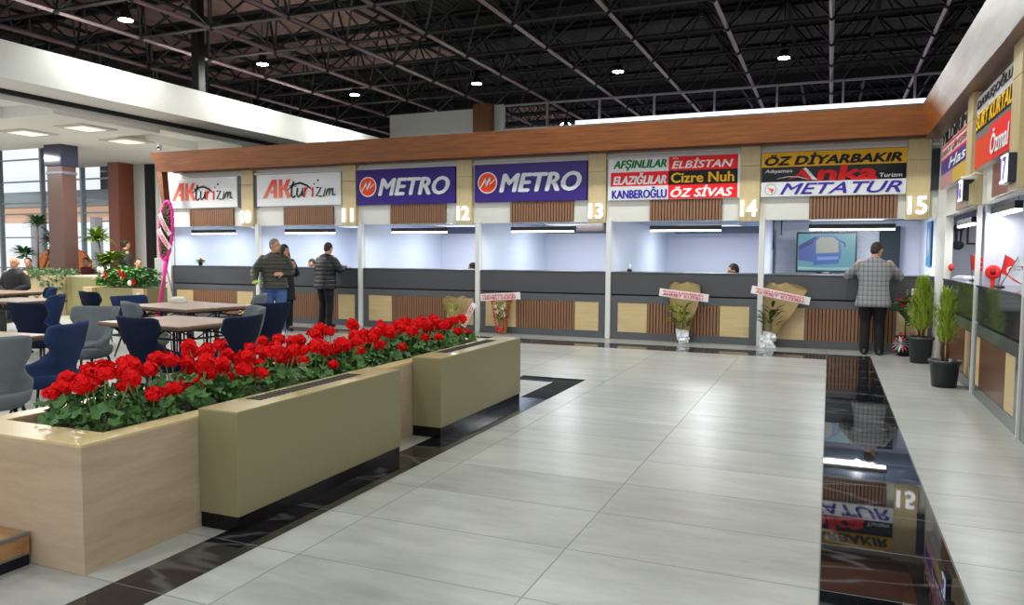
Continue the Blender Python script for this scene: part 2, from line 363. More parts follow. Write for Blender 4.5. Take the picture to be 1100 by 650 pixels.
# space frame
sf = thing('space_frame', 'black welded tube space frame carrying the dark roof over the hall', 'roof truss', (0, 0, 0))
s_ = 1.92; NX = range(-15, 5); NYr = range(0, 15); zc, zu = 6.0, 7.3
bx = lambda k: -.1+s_*k
by = lambda j: .55+1.91*j
for k in NX:
    x = bx(k)
    MB().bar((x, by(-1), zc), (x, 26, zc), .046).build('bottom_chord', M_STEELP, sf)
    if k < 4: MB().bar((x+s_/2, by(-1), zu), (x+s_/2, 26, zu), .05).build('top_chord', M_STEEL, sf)
M_STEELM = plain('truss_chord_grey', '4a4547', .4, .2)
for j in range(-1, 13):
    y = by(j)
    MB().bar((-29, y, zc), (7.8, y, zc), .035).build('bottom_chord', M_STEELM, sf)
    MB().bar((-29, y+.955, zu), (7.8, y+.955, zu), .045).build('top_chord', M_STEEL, sf)
    wb = MB()
    for k in NX:
        for dx in (-1, 1):
            for dy in (-1, 1):
                a = (bx(k), y, zc); b = (bx(k)+dx*s_/2, y+dy*.955, zu)
                wb.bar(a, b, .024)
        wb.ball((bx(k), y, zc), .075, 6, 4)
    wb.build('web_bracing', plain('truss_web_dark_grey', '2c292b', .45, .2), sf)
tag(MB().rbox(-13.05, -12.85, 12.9, 13.1, 5.0, 7.6, .01).build('steel_column', M_STEEL), 'black steel column rising from the white bulkhead to the roof', 'column')

# left hall: bulkhead beam, slot, coffered ceiling
struct('wall_bulkhead', MB().box(-13.62, -12.75, -6, 27, 4.38, 5.0), M_WHITE)
struct('trim_70', MB().box(-13.7, -13.62, -6, 20, 4.3, 4.4), M_BLACKM)
cb = MB(); cb.prism([(-15.2, -6), (-15.2, 16.9), (-22.6, 16.9), (-18.4, 13.35), (-34, 13.35), (-34, -6)], 2, 4.12, 4.5)
y = -5.0
while y < 16.9:
    cb.box(-15.2, -13.75, y, min(16.9, y+2.5), 4.12, 4.5); y += 5.05
cb.box(-15.2, -13.8, -6, 16.9, 4.34, 4.5).box(-13.8, -13.7, -6, 16.9, 4.2, 4.5)
struct('ceiling_hall', cb, M_WHITE)
struct('wall_hall_back', MB().box(-19.75, -12.9, 17.0, 17.1, 0, 4.5), M_WHITE)
struct('trim_71', MB().box(-19.03, -18.72, 16.9, 17.0, 0, 4.14), M_BLACKM)
cw = M_CHROME
def colm(name, label, x0, x1, y0, y1, zcap, z1):
    t_ = thing(name, label, 'column', ((x0+x1)/2, (y0+y1)/2, 0)); hx, hy = (x1-x0)/2, (y1-y0)/2
    MB().rbox(-hx, hx, -hy, hy, 0, zcap, .01).build('wood_cladding', plain('column_brown_laminate', '4e3731', .4, var=.15, scale=(10, 10, 1), nscale=4), t_)
    return t_, hx, hy
c1, hx, hy = colm('column', 'square column clad in dull brown laminate with a dark slate cap', -17.95, -17.42, 13.03, 13.42, 3.6, 4.4)
MB().rbox(-hx-.04, hx+.04, -hy-.04, hy+.04, 3.6, 4.42, .01).build('dark_cap', plain('slate_cap', '34374a', .12, var=.2, scale=(10, 1, 1)), c1)
MB().rbox(-hx-.02, hx+.02, -hy-.02, hy+.02, 3.4, 3.47, .01).build('metal_band', plain('band_metal', '9a9aa8', .2, .7), c1)
MB().rbox(-hx-.03, hx+.03, -hy-.03, hy+.03, 0, .95, .01).build('base', M_BROWN, c1)
c2, hx, hy = colm('column', 'square reddish brown clad column beside the window wall', -19.72, -19.3, 16.2, 16.75, 4.4, 4.4)
c2.children[0].data.materials[0] = plain('column_red_brown', '7a432e', .4, var=.15, scale=(10, 10, 1), nscale=4) if c2.children else None
# curtain wall of the left hall
WYL = 17.05
xs = [-34, -31.5, -29.2, -27.0, -25.75, -23.7, -21.85, -19.8]
zs = [0, .95, 1.95, 2.72, 3.08, 3.78, 4.5, 5.5]
wi = 20
for i in range(len(xs)-1):
    wo = MB().box(xs[i]+.03, xs[i+1]-.03, WYL, WYL+.01, .05, 5.45).build('window_%d' % wi, M_GLASS, None, kind='structure'); wi += 1
    fb = MB().box(xs[i]-.04, xs[i]+.04, WYL-.08, WYL+.06, 0, 5.5)
    for z in zs[:-1] if True else []: fb.box(xs[i], xs[i+1], WYL-.04, WYL+.04, z-.022, z+.022)
    fb.build('window_frame', plain('curtain_wall_frame', '98a2a6', .4, .3), wo)
# outdoors beyond the glass
M_OUTW = plain('pale_paving', 'e6e6e6', .8)
tag(MB().box(-70, -12, 24.2, 70, -.12, -.02).build('pavement', M_OUTW), 'pale pavement outside beyond the tall windows', 'pavement', kind='structure')
can = thing('station_canopy', 'long grey bus platform canopy with a lit orange soffit outside the windows', 'canopy', (-30, 24, 0))
MB().rbox(-22, 12, 0, 5, 3.55, 4.25, .1).build('roof', plain('canopy_grey', '98a2a8', .7, var=.3, nscale=1), can)
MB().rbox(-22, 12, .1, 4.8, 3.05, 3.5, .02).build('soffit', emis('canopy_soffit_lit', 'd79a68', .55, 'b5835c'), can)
for i in range(9): MB().box(-21+i*4, -20.7+i*4, .5, .9, 0, 3.1).build('post', M_CHROME, can)

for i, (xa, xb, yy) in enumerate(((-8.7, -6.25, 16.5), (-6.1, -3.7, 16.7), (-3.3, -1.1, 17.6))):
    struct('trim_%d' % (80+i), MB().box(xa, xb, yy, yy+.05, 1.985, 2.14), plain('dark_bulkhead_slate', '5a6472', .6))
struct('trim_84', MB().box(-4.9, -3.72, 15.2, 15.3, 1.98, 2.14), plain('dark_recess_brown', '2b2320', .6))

# =====================  SERVICE COUNTERS  =====================
def counter(name_label, x0, width, px, dark, loc, rz, group, frame=None):
    """local: x along the counter, front at y=0 facing -y; px: panel edges"""
    frame = frame or M_GREYF
    t_ = thing('service_counter', name_label, 'counter', loc, rz, group)
    a, b = 0, width
    MB().rbox(a, b, 0, .06, .80, 1.17, .004).build('upper_front', dark, t_)
    MB().rbox(a, b, -.01, .62, 1.17, 1.195, .004).build('worktop', dark, t_)
    MB().box(a, b, .03, .08, .775, .80).build('shadow_gap', M_CARPETEDGE, t_)
    p0, p1, p2, p3 = px
    fr = MB().box(a, p0, .0, .06, 0, .775).box(p3, b, .0, .06, 0, .775).box(p0, p3, 0, .06, .65, .775).box(p0, p3, 0, .06, 0, .125)
    fr.build('lower_frame', frame, t_)
    MB().box(p0+.003, p1-.003, .008, .05, .128, .647).build('pale_panel', M_BEIGE, t_)
    MB().box(p2+.003, p3-.003, .008, .05, .128, .647).build('pale_panel', M_BEIGE, t_)
    return t_
def slats(x0, x1, z0, z1, parent, name='slat_panel', y=0., flat=False):
    m = MB(); n = max(6, int((x1-x0)/.052)); st = (x1-x0)/n
    m.box(x0, x1, y+.03, y+.045, z0, z1)
    o = m.build(name, M_SLATD, parent); m2 = MB()
    for i in range(n): m2.box(x0+i*st+st*.14, x0+i*st+st*.86, y, y+.03, z0, z1)
    m2.build('slat', M_SLAT, o); o['kind'] = o.get('kind', ''); del o['kind']
    return o
bays = []
PAN = [(-13.95, -13.5, -12.55, -12.15), (-11.4, -10.5, -9.35, -9.02), (-8.68, -8.13, -6.88, -6.3), (-6.05, -5.42, -4.26, -3.81), (-3.46, -2.93, -1.69, -1.21), (-.97, -.35, .98, 1.42)]
PAN[0] = (-13.9, -13.4, -12.12, -11.66); PAN[1] = (-11.3, -10.75, -9.43, -9.01)
who = ['left-end dark service counter with the flower wreath at its end',
       'dark service counter where a man in black jacket leans',
       'dark service counter under the left purple sign, no customer in front',
       'dark service counter with red trimmed bouquet leaning on its left panel',
       'dark service counter with kraft paper bouquet leaning in its middle, under board 13 to 14',
       'dark service counter where the man in grey checked jacket stands']
for i in range(6):
    a = POSTS[i]+.05; b = POSTS[i+1]-(.05 if i < 5 else .04)
    p = [q-a for q in PAN[i]]
    c = counter(who[i], 0, b-a, p, M_DARKW, (a, WY, 0), 0, 'dark service counters of the back row')
    slats(p[1], p[2], .128, .647, c)
# right row
def rcounter(ya, yb, py, label):
    wdt = ya-yb; c = counter(label, 0, wdt, [ya-q for q in py], M_DARKG, (WX, ya, 0), -pi/2, 'glossy dark counters of the right row', M_GREYG)
    p = [ya-q for q in py]; MB().box(p[1], p[2], .004, .05, .128, .647).build('brown_panel', M_BROWNG, c)
M_GREYG = plain('gloss_grey_frame', '5b6064', .12, var=.04); M_BROWNG = wood('gloss_brown_panel', '5c3a28', '74503a', (9, 9, 1), .25)
rcounter(12.15, 9.62, (12.0, 11.55, 10.2, 9.8), 'glossy dark counter at the corner, behind the potted conifers')
rcounter(9.54, 7.37, (9.45, 9.22, 7.98, 7.55), 'glossy dark counter with white flag and red rosette on top')
rcounter(7.29, 4.2, (7.1, 6.6, 5.2, 4.6), 'glossy dark counter cut off by the right picture edge')

# =====================  UPPER BAND: slat panels, pilasters, signs, lamps  =====================
SL = [(-13.4, -12.14), (-10.77, -9.5), (-8.13, -6.88), (-5.53, -4.29), (-2.91, -1.69), (-.33, .93)]
LBL = ['the left-end white AK sign', 'the second white AK sign', 'the left purple sign', 'the right purple sign', 'the green and red six-name sign', 'the yellow, black and white sign']
for i, (a, b) in enumerate(SL):
    t_ = thing('slat_panel', 'brown vertical slat panel directly below '+LBL[i], 'wall panel', ((a+b)/2, WY, 2.09), 0, 'brown slat panels under the signs')
    slats(-(b-a)/2, (b-a)/2, 0, .37, t_, 'backing_board', -.05)
def pilaster(num, loc, rz, wdt, depth, z0, label, zt_=3.28, box=False):
    t_ = thing('pilaster_board', label, 'wall board', loc, rz, 'pale wood numbered pilaster boards')
    MB().rbox(-wdt/2, wdt/2, -depth, 0, z0, 2.96, .004).build('board', M_BEIGEP, t_)
    MB().rbox(-wdt/2, wdt/2, -depth, 0, 2.965, zt_, .004).build('board', M_BEIGEP, t_)
    return t_
PIL = [(10, -11.7), (11, -9.07), (12, -6.46), (13, -3.84), (14, -1.245), (15, 1.205)]
for nme, x in PIL:
    t_ = pilaster(nme, (x, WY, 0), 0, .32, .09, 2.06, 'numbered pale wood board, '+{10: 'between the two white AK signs', 11: 'between the second AK sign and the left purple sign', 12: 'between the two purple signs', 13: 'left of the green and red six-name sign', 14: 'left of the yellow, black and white sign', 15: 'right of the yellow, black and white sign'}[nme])
    o = lettering(str(nme), -.125, .115, 2.14, 2.40, -.11, M_NUM, t_, bold=.035, depth=.04, name='number'); 
for nme, y in ((16, 9.62), (17, 7.36)):
    t_ = pilaster(nme, (WX, y, 0), -pi/2, .34, .12, 2.06 if nme == 16 else 2.05, 'pale wood pilaster board with number box, '+{16: 'beside the dome camera on the right row', 17: 'right of the yellow and red sign stack'}[nme])
    bxn = MB().rbox(-.14, .14, -.18, -.12, 2.1, 2.34, .006).build('number_box', plain('number_box_navy', '1c2236', .3), t_)
    MB().box(-.135, .135, -.186, -.18, 2.105, 2.335).build('lit_face', emis('number_box_glow', 'dfe4ff', 1.5), bxn)
    lettering(str(nme), -.1, .1, 2.13, 2.31, -.187, plain('number_violet', '6a55b0', .4), bxn, bold=.03, name='number')
pilaster(18, (WX, 4.6, 0), -pi/2, .34, .12, 2.06, 'pale wood pilaster board nearest the camera on the right row')

P = lambda name, c, r=.5: plain('print_'+name, c, r, var=.03, spec=.25)
RED, BLUE, GREEN, BLK, YEL, PUR, WHT, ORG = P('red', 'd8141c'), P('blue', '2a1f9a'), P('green', '157a3c'), P('black', '17141a'), P('yellow', 'e0a918'), P('purple', '3b1f7c'), P('white', 'e8e8ec'), P('orange', 'e8502a')
BRED = P('bright red', 'ee1d22')
def board(label, cat, loc, rz, wdt, z0, z1, mat, group=None):
    t_ = thing('shop_sign', label, cat, loc, rz, group)
    MB().rbox(-wdt/2, wdt/2, -.09, 0, z0, z1, .004).build('board', mat, t_)
    return t_
def patch(t_, x0, x1, z0, z1, mat, name='colour_field', y=-.092): return MB().box(x0, x1, y, y+.004, z0, z1).build(name, mat, t_)
def poly(t_, pts, mat, name, y=-.096, d=.003): return MB().prism(pts, 1, y-d, y).build(name, mat, t_)
def ring(t_, cx, cz, r0, r1, mat, name, y=-.096):
    m = MB(); n = 28
    vs = [(cx+r*cos(2*pi*k/n), y, cz+r*sin(2*pi*k/n)) for r in (r0, r1) for k in range(n)]
    m.add(vs, [(k, (k+1) % n, n+(k+1) % n, n+k) for k in range(n)]); return m.build(name, mat, t_)
def disc(t_, cx, cz, r, mat, name, y=-.094):
    return poly(t_, [(cx+r*cos(2*pi*k/28), cz+r*sin(2*pi*k/28)) for k in range(28)], mat, name, y)
def stroke(t_, pts, w_, mat, name, y=-.1):
    m = MB(); n = len(pts); w_ = w_ if isinstance(w_, list) else [w_]*n; vs = []
    for i, p in enumerate(pts):
        a = Vector(pts[min(i+1, n-1)])-Vector(pts[max(i-1, 0)]); a.normalize(); q = Vector((-a.y, a.x))*w_[i]/2
        vs += [(p[0]+q.x, y, p[1]+q.y), (p[0]-q.x, y, p[1]-q.y)]
    m.add(vs, [(2*i, 2*i+1, 2*i+3, 2*i+2) for i in range(n-1)]); return m.build(name, mat, t_)
# AK turizm (x2)
M_LOGO = None
t = NT('logo_orange_red'); v = t.coord((1, 1, 1)); sp = t.n('ShaderNodeSeparateXYZ'); t.l(v, sp.inputs[0])
t.l(t.ramp(t.math('MULTIPLY_ADD', sp.outputs[2], 1.6, -4.2), [(0, 'f2704a'), (.6, 'e2341c'), (1, 'd02a1a')]), t.b.inputs['Base Color']); t.val(Roughness=.4); M_LOGO = t.m
for i, (x0, x1, lab) in enumerate(((-14.02, -11.98, 'white sign with orange AK and black script turizm, at the left end of the row'), (-11.43, -9.27, 'white sign with orange AK and black script turizm, above the couple'))):
    wd_ = x1-x0; b_ = board(lab, 'sign', ((x0+x1)/2, WY, 0), 0, wd_, 2.49, 3.16, M_SIGNW, 'white AK turizm signs')
    L = -wd_/2; g = wd_/2.16
    # A as an open slanted form, K
    def pp(pts): return [(L+(.16+px_*.62)*g, 2.66+pz*.38) for px_, pz in pts]
    poly(b_, pp([(0, 0), (.16, 0), (.46, .78), (.47, .42), (.38, .42), (.34, .26), (.47, .26), (.47, 0), (.6, 0), (.62, 1.02), (.4, 1.02)][::-1]), M_LOGO, 'letter')
    poly(b_, pp([(.68, 0), (.84, 0), (.84, .42), (.92, .42), (1.04, 0), (1.2, 0), (1.04, .54), (1.2, 1.02), (1.04, 1.02), (.9, .62), (.84, .62), (.84, 1.02), (.7, 1.02)][::-1]), M_LOGO, 'letter')
    x = lambda q: L+q*g
    lw = .042
    stroke(b_, [(x(.98), 3.0), (x(.93), 2.85), (x(.92), 2.7), (x(.97), 2.66), (x(1.03), 2.7)], lw, BLK, 'letter')
    stroke(b_, [(x(.86), 2.9), (x(.95), 2.92), (x(1.05), 2.88)], .02, BLK, 'letter')
    stroke(b_, [(x(1.08), 2.86), (x(1.06), 2.72), (x(1.1), 2.67), (x(1.17), 2.72), (x(1.21), 2.86), (x(1.21), 2.68)], lw, BLK, 'letter')
    stroke(b_, [(x(1.28), 2.87), (x(1.25), 2.66)], .04, BRED, 'letter'); stroke(b_, [(x(1.27), 2.78), (x(1.34), 2.87), (x(1.4), 2.86)], .035, BRED, 'letter')
    stroke(b_, [(x(1.47), 2.86), (x(1.46), 2.66)], .04, BRED, 'letter'); disc(b_, x(1.5), 2.93, .02, BRED, 'letter')
    stroke(b_, [(x(1.56), 2.85), (x(1.68), 2.85), (x(1.56), 2.68), (x(1.7), 2.67)], .036, BLK, 'letter'); disc(b_, x(1.6), 3.0, .022, BLK, 'letter')
    stroke(b_, [(x(1.74), 2.66), (x(1.79), 2.84), (x(1.81), 2.68), (x(1.84), 2.8), (x(1.88), 2.84), (x(1.89), 2.68), (x(1.93), 2.82), (x(1.97), 2.83), (x(1.97), 2.69), (x(2.03), 2.7)], .036, BLK, 'letter')
    stroke(b_, [(x(.82), 2.82), (x(.98), 2.93), (x(1.15), 2.96), (x(1.33), 2.9), (x(1.46), 2.8)], [.012, .04, .045, .04, .01], BLK, 'swoosh')
    MB().box(wd_/2+.005, wd_/2+.11, -.05, 0, 2.47, 3.17).build('dark_edge', M_GREYF, b_) if i == 0 else MB().box(-wd_/2-.13, -wd_/2-.01, -.05, 0, 2.47, 3.17).build('dark_edge', M_GREYF, b_)
# METRO (x2)
for i, (x0, x1, lab) in enumerate(((-8.88, -6.65, 'purple METRO sign with orange M disc, left one, between boards 11 and 12'), (-6.24, -4.03, 'purple METRO sign with orange M disc, right one, between boards 12 and 13'))):
    wd_ = x1-x0; b_ = board(lab, 'sign', ((x0+x1)/2, WY, 0), 0, wd_, 2.47, 3.17, P('deep purple', '35207a', .25), 'purple METRO signs')
    L = -wd_/2; cx, cz, r = L+.27, 2.83, .2
    disc(b_, cx, cz, r, WHT, 'logo_ring', -.092); disc(b_, cx, cz, r*.9, P('logo orange', 'f04a1c'), 'logo_disc', -.096)
    stroke(b_, [(cx-.15, cz-.1), (cx-.03, cz+.08), (cx-.03, cz-.06), (cx+.07, cz+.1), (cx+.05, cz-.03), (cx+.16, cz+.06)], [.02, .05, .05, .05, .045, .015], WHT, 'logo_letter', -.102)
    lettering('METRO', L+.53, L+2.1, 2.65, 2.98, -.092, P('silver white', 'd9dce2'), b_, .25, .05, .012)
    MB().box(wd_/2+.005, wd_/2+.08, -.05, 0, 2.47, 3.17).build('dark_edge', M_GREYF, b_)
# six-name sign
x0, x1 = -3.64, -1.4; b_ = board('white, red, green and black sign with six names, between boards 13 and 14', 'sign', ((x0+x1)/2, WY, 0), 0, x1-x0, 2.45, 3.17, M_SIGNW)
Lw = (x1-x0)/2; h = (3.17-2.45)/3; mid = -.06; z3, z2, z1_ = 2.45+2*h, 2.45+h, 2.45
patch(b_, -Lw+.05, mid, z2, z3, BRED); patch(b_, mid, Lw-.04, z3, 3.165, BRED); patch(b_, mid, Lw-.04, z2, z3, BLK); patch(b_, mid, Lw-.04, z1_+.005, z2, BRED)
lettering('AFŞINLILAR', -Lw+.1, mid-.04, z3+.03, z3+.21, -.094, GREEN, b_, .25, .04, .003)
lettering('ELAZIĞLILAR', -Lw+.1, mid-.04, z2+.03, z2+.22, -.094, WHT, b_, .25, .04, .003)
lettering('KANBEROĞLU', -Lw+.08, mid-.03, z1_+.03, z1_+.22, -.094, BLUE, b_, 0, .035, .003)
lettering('ELBİSTAN', mid+.06, Lw-.12, z3+.035, z3+.2, -.094, WHT, b_, .25, .03, .003)
lettering('Öz', mid+.07, mid+.17, z3+.19, z3+.225, -.094, WHT, b_, .2, .01, .003)
lettering('Cizre Nuh', mid+.05, Lw-.1, z2+.035, z2+.2, -.094, P('gold', 'f2bd1a'), b_, 0, .035, .003)
lettering('ÖZ SİVAS', mid+.05, Lw-.12, z1_+.035, z1_+.22, -.094, WHT, b_, .25, .05, .003)
MB().box(Lw+.002, Lw+.04, -.05, 0, 2.45, 3.17).build('dark_edge', M_GREYF, b_)
# three-row sign
x0, x1 = -1.07, 1.04; b_ = board('three-row sign in yellow, black and white with blue METATUR lettering, between boards 14 and 15', 'sign', ((x0+x1)/2, WY, 0), 0, x1-x0, 2.45, 3.16, M_SIGNW)
Lw = (x1-x0)/2; h = .71/3
patch(b_, -Lw+.004, Lw-.004, 2.45+2*h, 3.157, YEL); patch(b_, -Lw+.004, Lw-.004, 2.45+h, 2.45+2*h, P('gloss black', '111114', .15))
lettering('ÖZ DİYARBAKIR', -Lw+.06, Lw-.08, 2.45+2*h+.03, 3.13, -.094, BLK, b_, .25, .06, .003)
lettering('Adıyaman', -Lw+.06, -Lw+.47, 2.45+h+.13, 2.45+h+.2, -.094, WHT, b_, .1, .02, .003)
lettering('nka', -Lw+.86, Lw-.42, 2.45+h+.01, 2.45+2*h-.01, -.094, BRED, b_, .1, .09, .003)
lettering('Turizm', Lw-.37, Lw-.06, 2.45+h+.03, 2.45+h+.09, -.094, WHT, b_, .1, .02, .003)
zz0 = 2.45+h
poly(b_, [(-Lw+.4, zz0+.02), (-Lw+.58, zz0+.13), (-Lw+.62, zz0+.22), (-Lw+.78, zz0+.02), (-Lw+.72, zz0+.02), (-Lw+.6, zz0+.1)][::-1], BRED, 'logo_letter')
poly(b_, [(-Lw+.62, zz0+.2), (-Lw+.68, zz0+.215), (-Lw+.85, zz0+.015), (-Lw+.78, zz0+.02)][::-1], WHT, 'logo_wing')
stroke(b_, [(-Lw+.25, zz0+.05), (-Lw+.42, zz0+.08), (-Lw+.58, zz0+.07), (-Lw+.72, zz0+.02)], [.004, .012, .012, .003], WHT, 'swoosh', -.102)
lettering('METATUR', -Lw+.3, Lw-.06, 2.45+.035, 2.45+h-.03, -.094, P('violet blue', '3a2a9a'), b_, .35, .03, .003)
ring(b_, -Lw+.15, 2.45+h/2, .085, .09, BLK, 'logo_ring'); poly(b_, [(-Lw+.1, 2.6), (-Lw+.2, 2.57), (-Lw+.17, 2.5), (-Lw+.15, 2.55)][::-1], ORG, 'logo_mark')
# right row signs
def rboard(ya, yb, z0, z1, label): return board(label, 'sign', (WX, (ya+yb)/2, 0), -pi/2, ya-yb, z0, z1, M_SIGNW), (ya-yb)/2
b_, Lw = rboard(12.1, 9.86, 2.42, 3.16, 'stacked sign in white, red, violet and tan beside the corner of the right row'); z0, h = 2.42, .185
patch(b_, -Lw+.01, Lw-.01, z0, z0+h, P('tan', 'c9a545')); patch(b_, -Lw+.01, 0, z0, z0+h, P('dull pink', 'b8888a'), y=-.094); patch(b_, -Lw+.01, Lw-.01, z0+h, z0+2*h, P('violet', '4b3f8c')); 
patch(b_, -Lw+.01, Lw-.01, z0+2*h, z0+2*h+.03, RED); patch(b_, -Lw+.01, Lw-.01, z0+3*h-.01, z0+3*h+.015, RED)
lettering('YILDIRIM', -Lw+.08, Lw-.06, z0+3*h+.03, z0+4*h-.01, -.094, BLK, b_, .2, .04, .003); lettering('SUAT ŞİMŞEK', -Lw+.08, Lw-.06, z0+2*h+.05, z0+3*h-.03, -.094, P('dull red', 'b05a5c'), b_, .1, .03, .003)
lettering('Has', -Lw+.8, Lw-.1, z0+h+.03, z0+2*h-.03, -.096, WHT, b_, .3, .03, .003)
b_, Lw = rboard(9.4, 7.6, 2.42, 3.16, 'stacked sign in white, yellow and red, right of the number 16 pilaster'); z0, h = 2.42, .185
patch(b_, -Lw+.01, Lw-.01, z0+2*h, z0+3*h, P('black b', '1b1712')); patch(b_, -Lw+.01, Lw-.01, z0+h*1.6, z0+2*h, P('grey', '6f6d6c')); patch(b_, -Lw+.01, Lw-.01, z0, z0+h*1.6, P('orange red', 'd8401c')); patch(b_, -.1, Lw-.01, z0, z0+h*1.8, BRED, y=-.096)
lettering('DAVUŞOĞLU', -Lw+.08, Lw-.06, z0+3*h+.04, z0+4*h-.02, -.094, BLK, b_, .1, .04, .003)
lettering('SURT KURTAL', -Lw+.06, Lw-.05, z0+2*h+.025, z0+3*h-.015, -.096, P('gold', 'f2bd1a'), b_, .25, .05, .003)
lettering('Özmal', 0, Lw-.08, z0+.05, z0+h*1.5, -.099, WHT, b_, .2, .03, .003)
for (ya, yb, lab) in ((11.0, 10.0, 'brown panel below the sign stack at the corner of the right row'), (8.7, 7.75, 'brown panel below the white, yellow and red sign stack')):
    tag(MB().rbox(WX-.04, WX, yb, ya, 2.075, 2.4, .004).build('wall_panel', M_BROWN), lab, 'wall panel')
# dark speaker on the corner
sp_ = thing('wall_speaker', 'slim dark grey column speaker mounted in the corner right of board 15', 'speaker', (1.42, WY, 2.5))
MB().rbox(-.055, .055, -.1, 0, 0, .62, .01).build('housing', plain('speaker_grey', '3a3d44', .5), sp_)
MB().rbox(-.045, .045, -.106, -.1, .02, .6, .002).build('grille', plain('speaker_grille', '26282d', .8), sp_)

# pendant lamps
def pendant(loc, rz, wdt, label, group, pw=14):
    t_ = thing('pendant_lamp', label, 'lamp', loc, rz, group)
    MB().rbox(-wdt/2, wdt/2, -.035, .035, .025, .1, .004).build('housing', M_BLACK, t_)
    MB().rbox(-wdt/2+.01, wdt/2-.01, -.03, .03, 0, .025, .003).build('diffuser', M_DIFF, t_)
    for s in (-1, 1): MB().tube([(s*(wdt/2-.03), 0, .1), (s*(wdt/2-.03), 0, 2.14-loc[2])], .003, 5).build('cord', M_BLACK, t_)
    ld = bpy.data.lights.new('pendant_light', 'AREA'); ld.shape = 'RECTANGLE'; ld.size = wdt-.04; ld.size_y = .06; ld.energy = pw; ld.color = (.93, .96, 1)
    lo = bpy.data.objects.new('pendant_light', ld); COL.objects.link(lo); lo.parent = t_; lo.location = (0, 0, -.004)
for i, (a, b) in enumerate(SL):
    pendant(((a+b)/2*1.025, WY+.35, 1.915), 0, (b-a)*1.02, 'black linear pendant lamp below '+LBL[i], 'black linear pendant lamps of the offices')
pendant((1.62, 11.35, 1.89), -pi/2, 1.15, 'black linear pendant lamp in the corner office of the right row', 'black linear pendant lamps of the offices', 7)
pendant((1.62, 9.0, 1.93), -pi/2, 1.15, 'black linear pendant lamp over the white flag in the right row', 'black linear pendant lamps of the offices', 7)
pendant((1.62, 5.9, 1.93), -pi/2, 1.15, 'black linear pendant lamp nearest the camera in the right row', 'black linear pendant lamps of the offices', 7)

# high-bay lamps in the space frame
HB = [(-12.28, 10.57, 'leftmost, over the white bulkhead'), (-12.18, 14.17, 'second along the bulkhead from the left'), (-12.14, 17.79, 'third along the bulkhead, low above the white beam'),
      (-8.44, 17.77, 'above the timber pier'), (-4.76, 17.83, 'above the middle of the glass band'), (-1.06, 17.92, 'above the right part of the glass band')]
OFF = [(-8.44, 6.9, ''), (-4.76, 6.9, ''), (-1.06, 6.9, ''), (-8.44, 3.3, ''), (-4.76, 3.3, ''), (-1.06, 3.3, ''), (-4.0, 10.3, ''), (-.2, 10.3, ''), (-8.3, -.6, ''), (-4.7, -.6, ''), (-1.0, -.6, '')]  # unseen lamps added above the frame to brighten the hall
OFFL_ADDED = {(q[0], q[1]): '%s row added over the open floor, %s' % ({6.9: 'middle', 3.3: 'near', 10.3: 'far', -.6: 'rearmost'}[q[1]], {0: 'left', 1: 'centre', 2: 'right'}[i % 3] if i < 6 else {6: 'left one of two', 7: 'right one of two', 8: 'left', 9: 'centre', 10: 'right'}[i]) for i, q in enumerate(OFF)}
for x, y, lb in HB+OFF:
    t_ = thing('high_bay_lamp', 'round bright roof lamp, '+(lb or OFFL_ADDED[(x, y)]), 'lamp', (x, y, 5.83), 0, 'high bay lamps under the roof')
    MB().lathe([(.05, .3), (.06, .2), (.11, .06), (.14, 0.02), (.14, 0)], 20).build('housing', M_BLACK, t_)
    MB().lathe([(.125, 0), (.125, -.012), (.02, -.03)], 20).build('diffuser', M_BULB, t_)
    MB().tube([(0, 0, .3), (0, 0, 1.735)], .012, 6).build('hanger', M_BLACK, t_)
    ld = bpy.data.lights.new('high_bay_light', 'SPOT'); ld.energy = LAMP_W*(7 if (x, y) in [(q[0], q[1]) for q in HB] else 9 if y > 10 else 3); ld.spot_size = radians(172); ld.spot_blend = .6; ld.shadow_soft_size = .22; ld.color = (.97, 1, .93)
    lo = bpy.data.objects.new('high_bay_light', ld); COL.objects.link(lo); lo.parent = t_; lo.location = (0, 0, -.05)
# recessed lights of the left hall ceiling; last four added to brighten it
for (x, y, lb) in ((-14.6, 11.5, 'second from the left'), (-16.4, 11.5, 'leftmost'), (-15.4, 13.2, 'right one, near the fascia end'), (-16.4, 8.0, 'fourth, added left of the picture'), (-20, 11.5, 'fifth, added above the seated people'), (-20, 8.0, 'sixth, added above the far cafe'), (-16.4, 4.5, 'nearest, added left of the picture')):
    ld = bpy.data.lights.new('recessed_glow', 'AREA'); ld.size = .5; ld.energy = HALL_W; ld.color = (1, .98, .94)
    lo = bpy.data.objects.new('recessed_glow', ld); COL.objects.link(lo); lo.location = (0, 0, -.04)
    t_ = thing('recessed_light', 'flat square recessed light in the white hall ceiling, '+lb, 'ceiling light', (x, y, 4.11), 0, 'recessed lights of the hall ceiling')
    lo.parent = t_
    MB().rbox(-.42, .42, -.42, .42, -.02, .02, .004).build('frame', plain('recess_frame', 'c4c3ba', .6), t_)
    MB().rbox(-.28, .28, -.28, .28, -.03, -.018, .003).build('diffuser', emis('hall_diffuser', 'fff6ea', .55), t_)

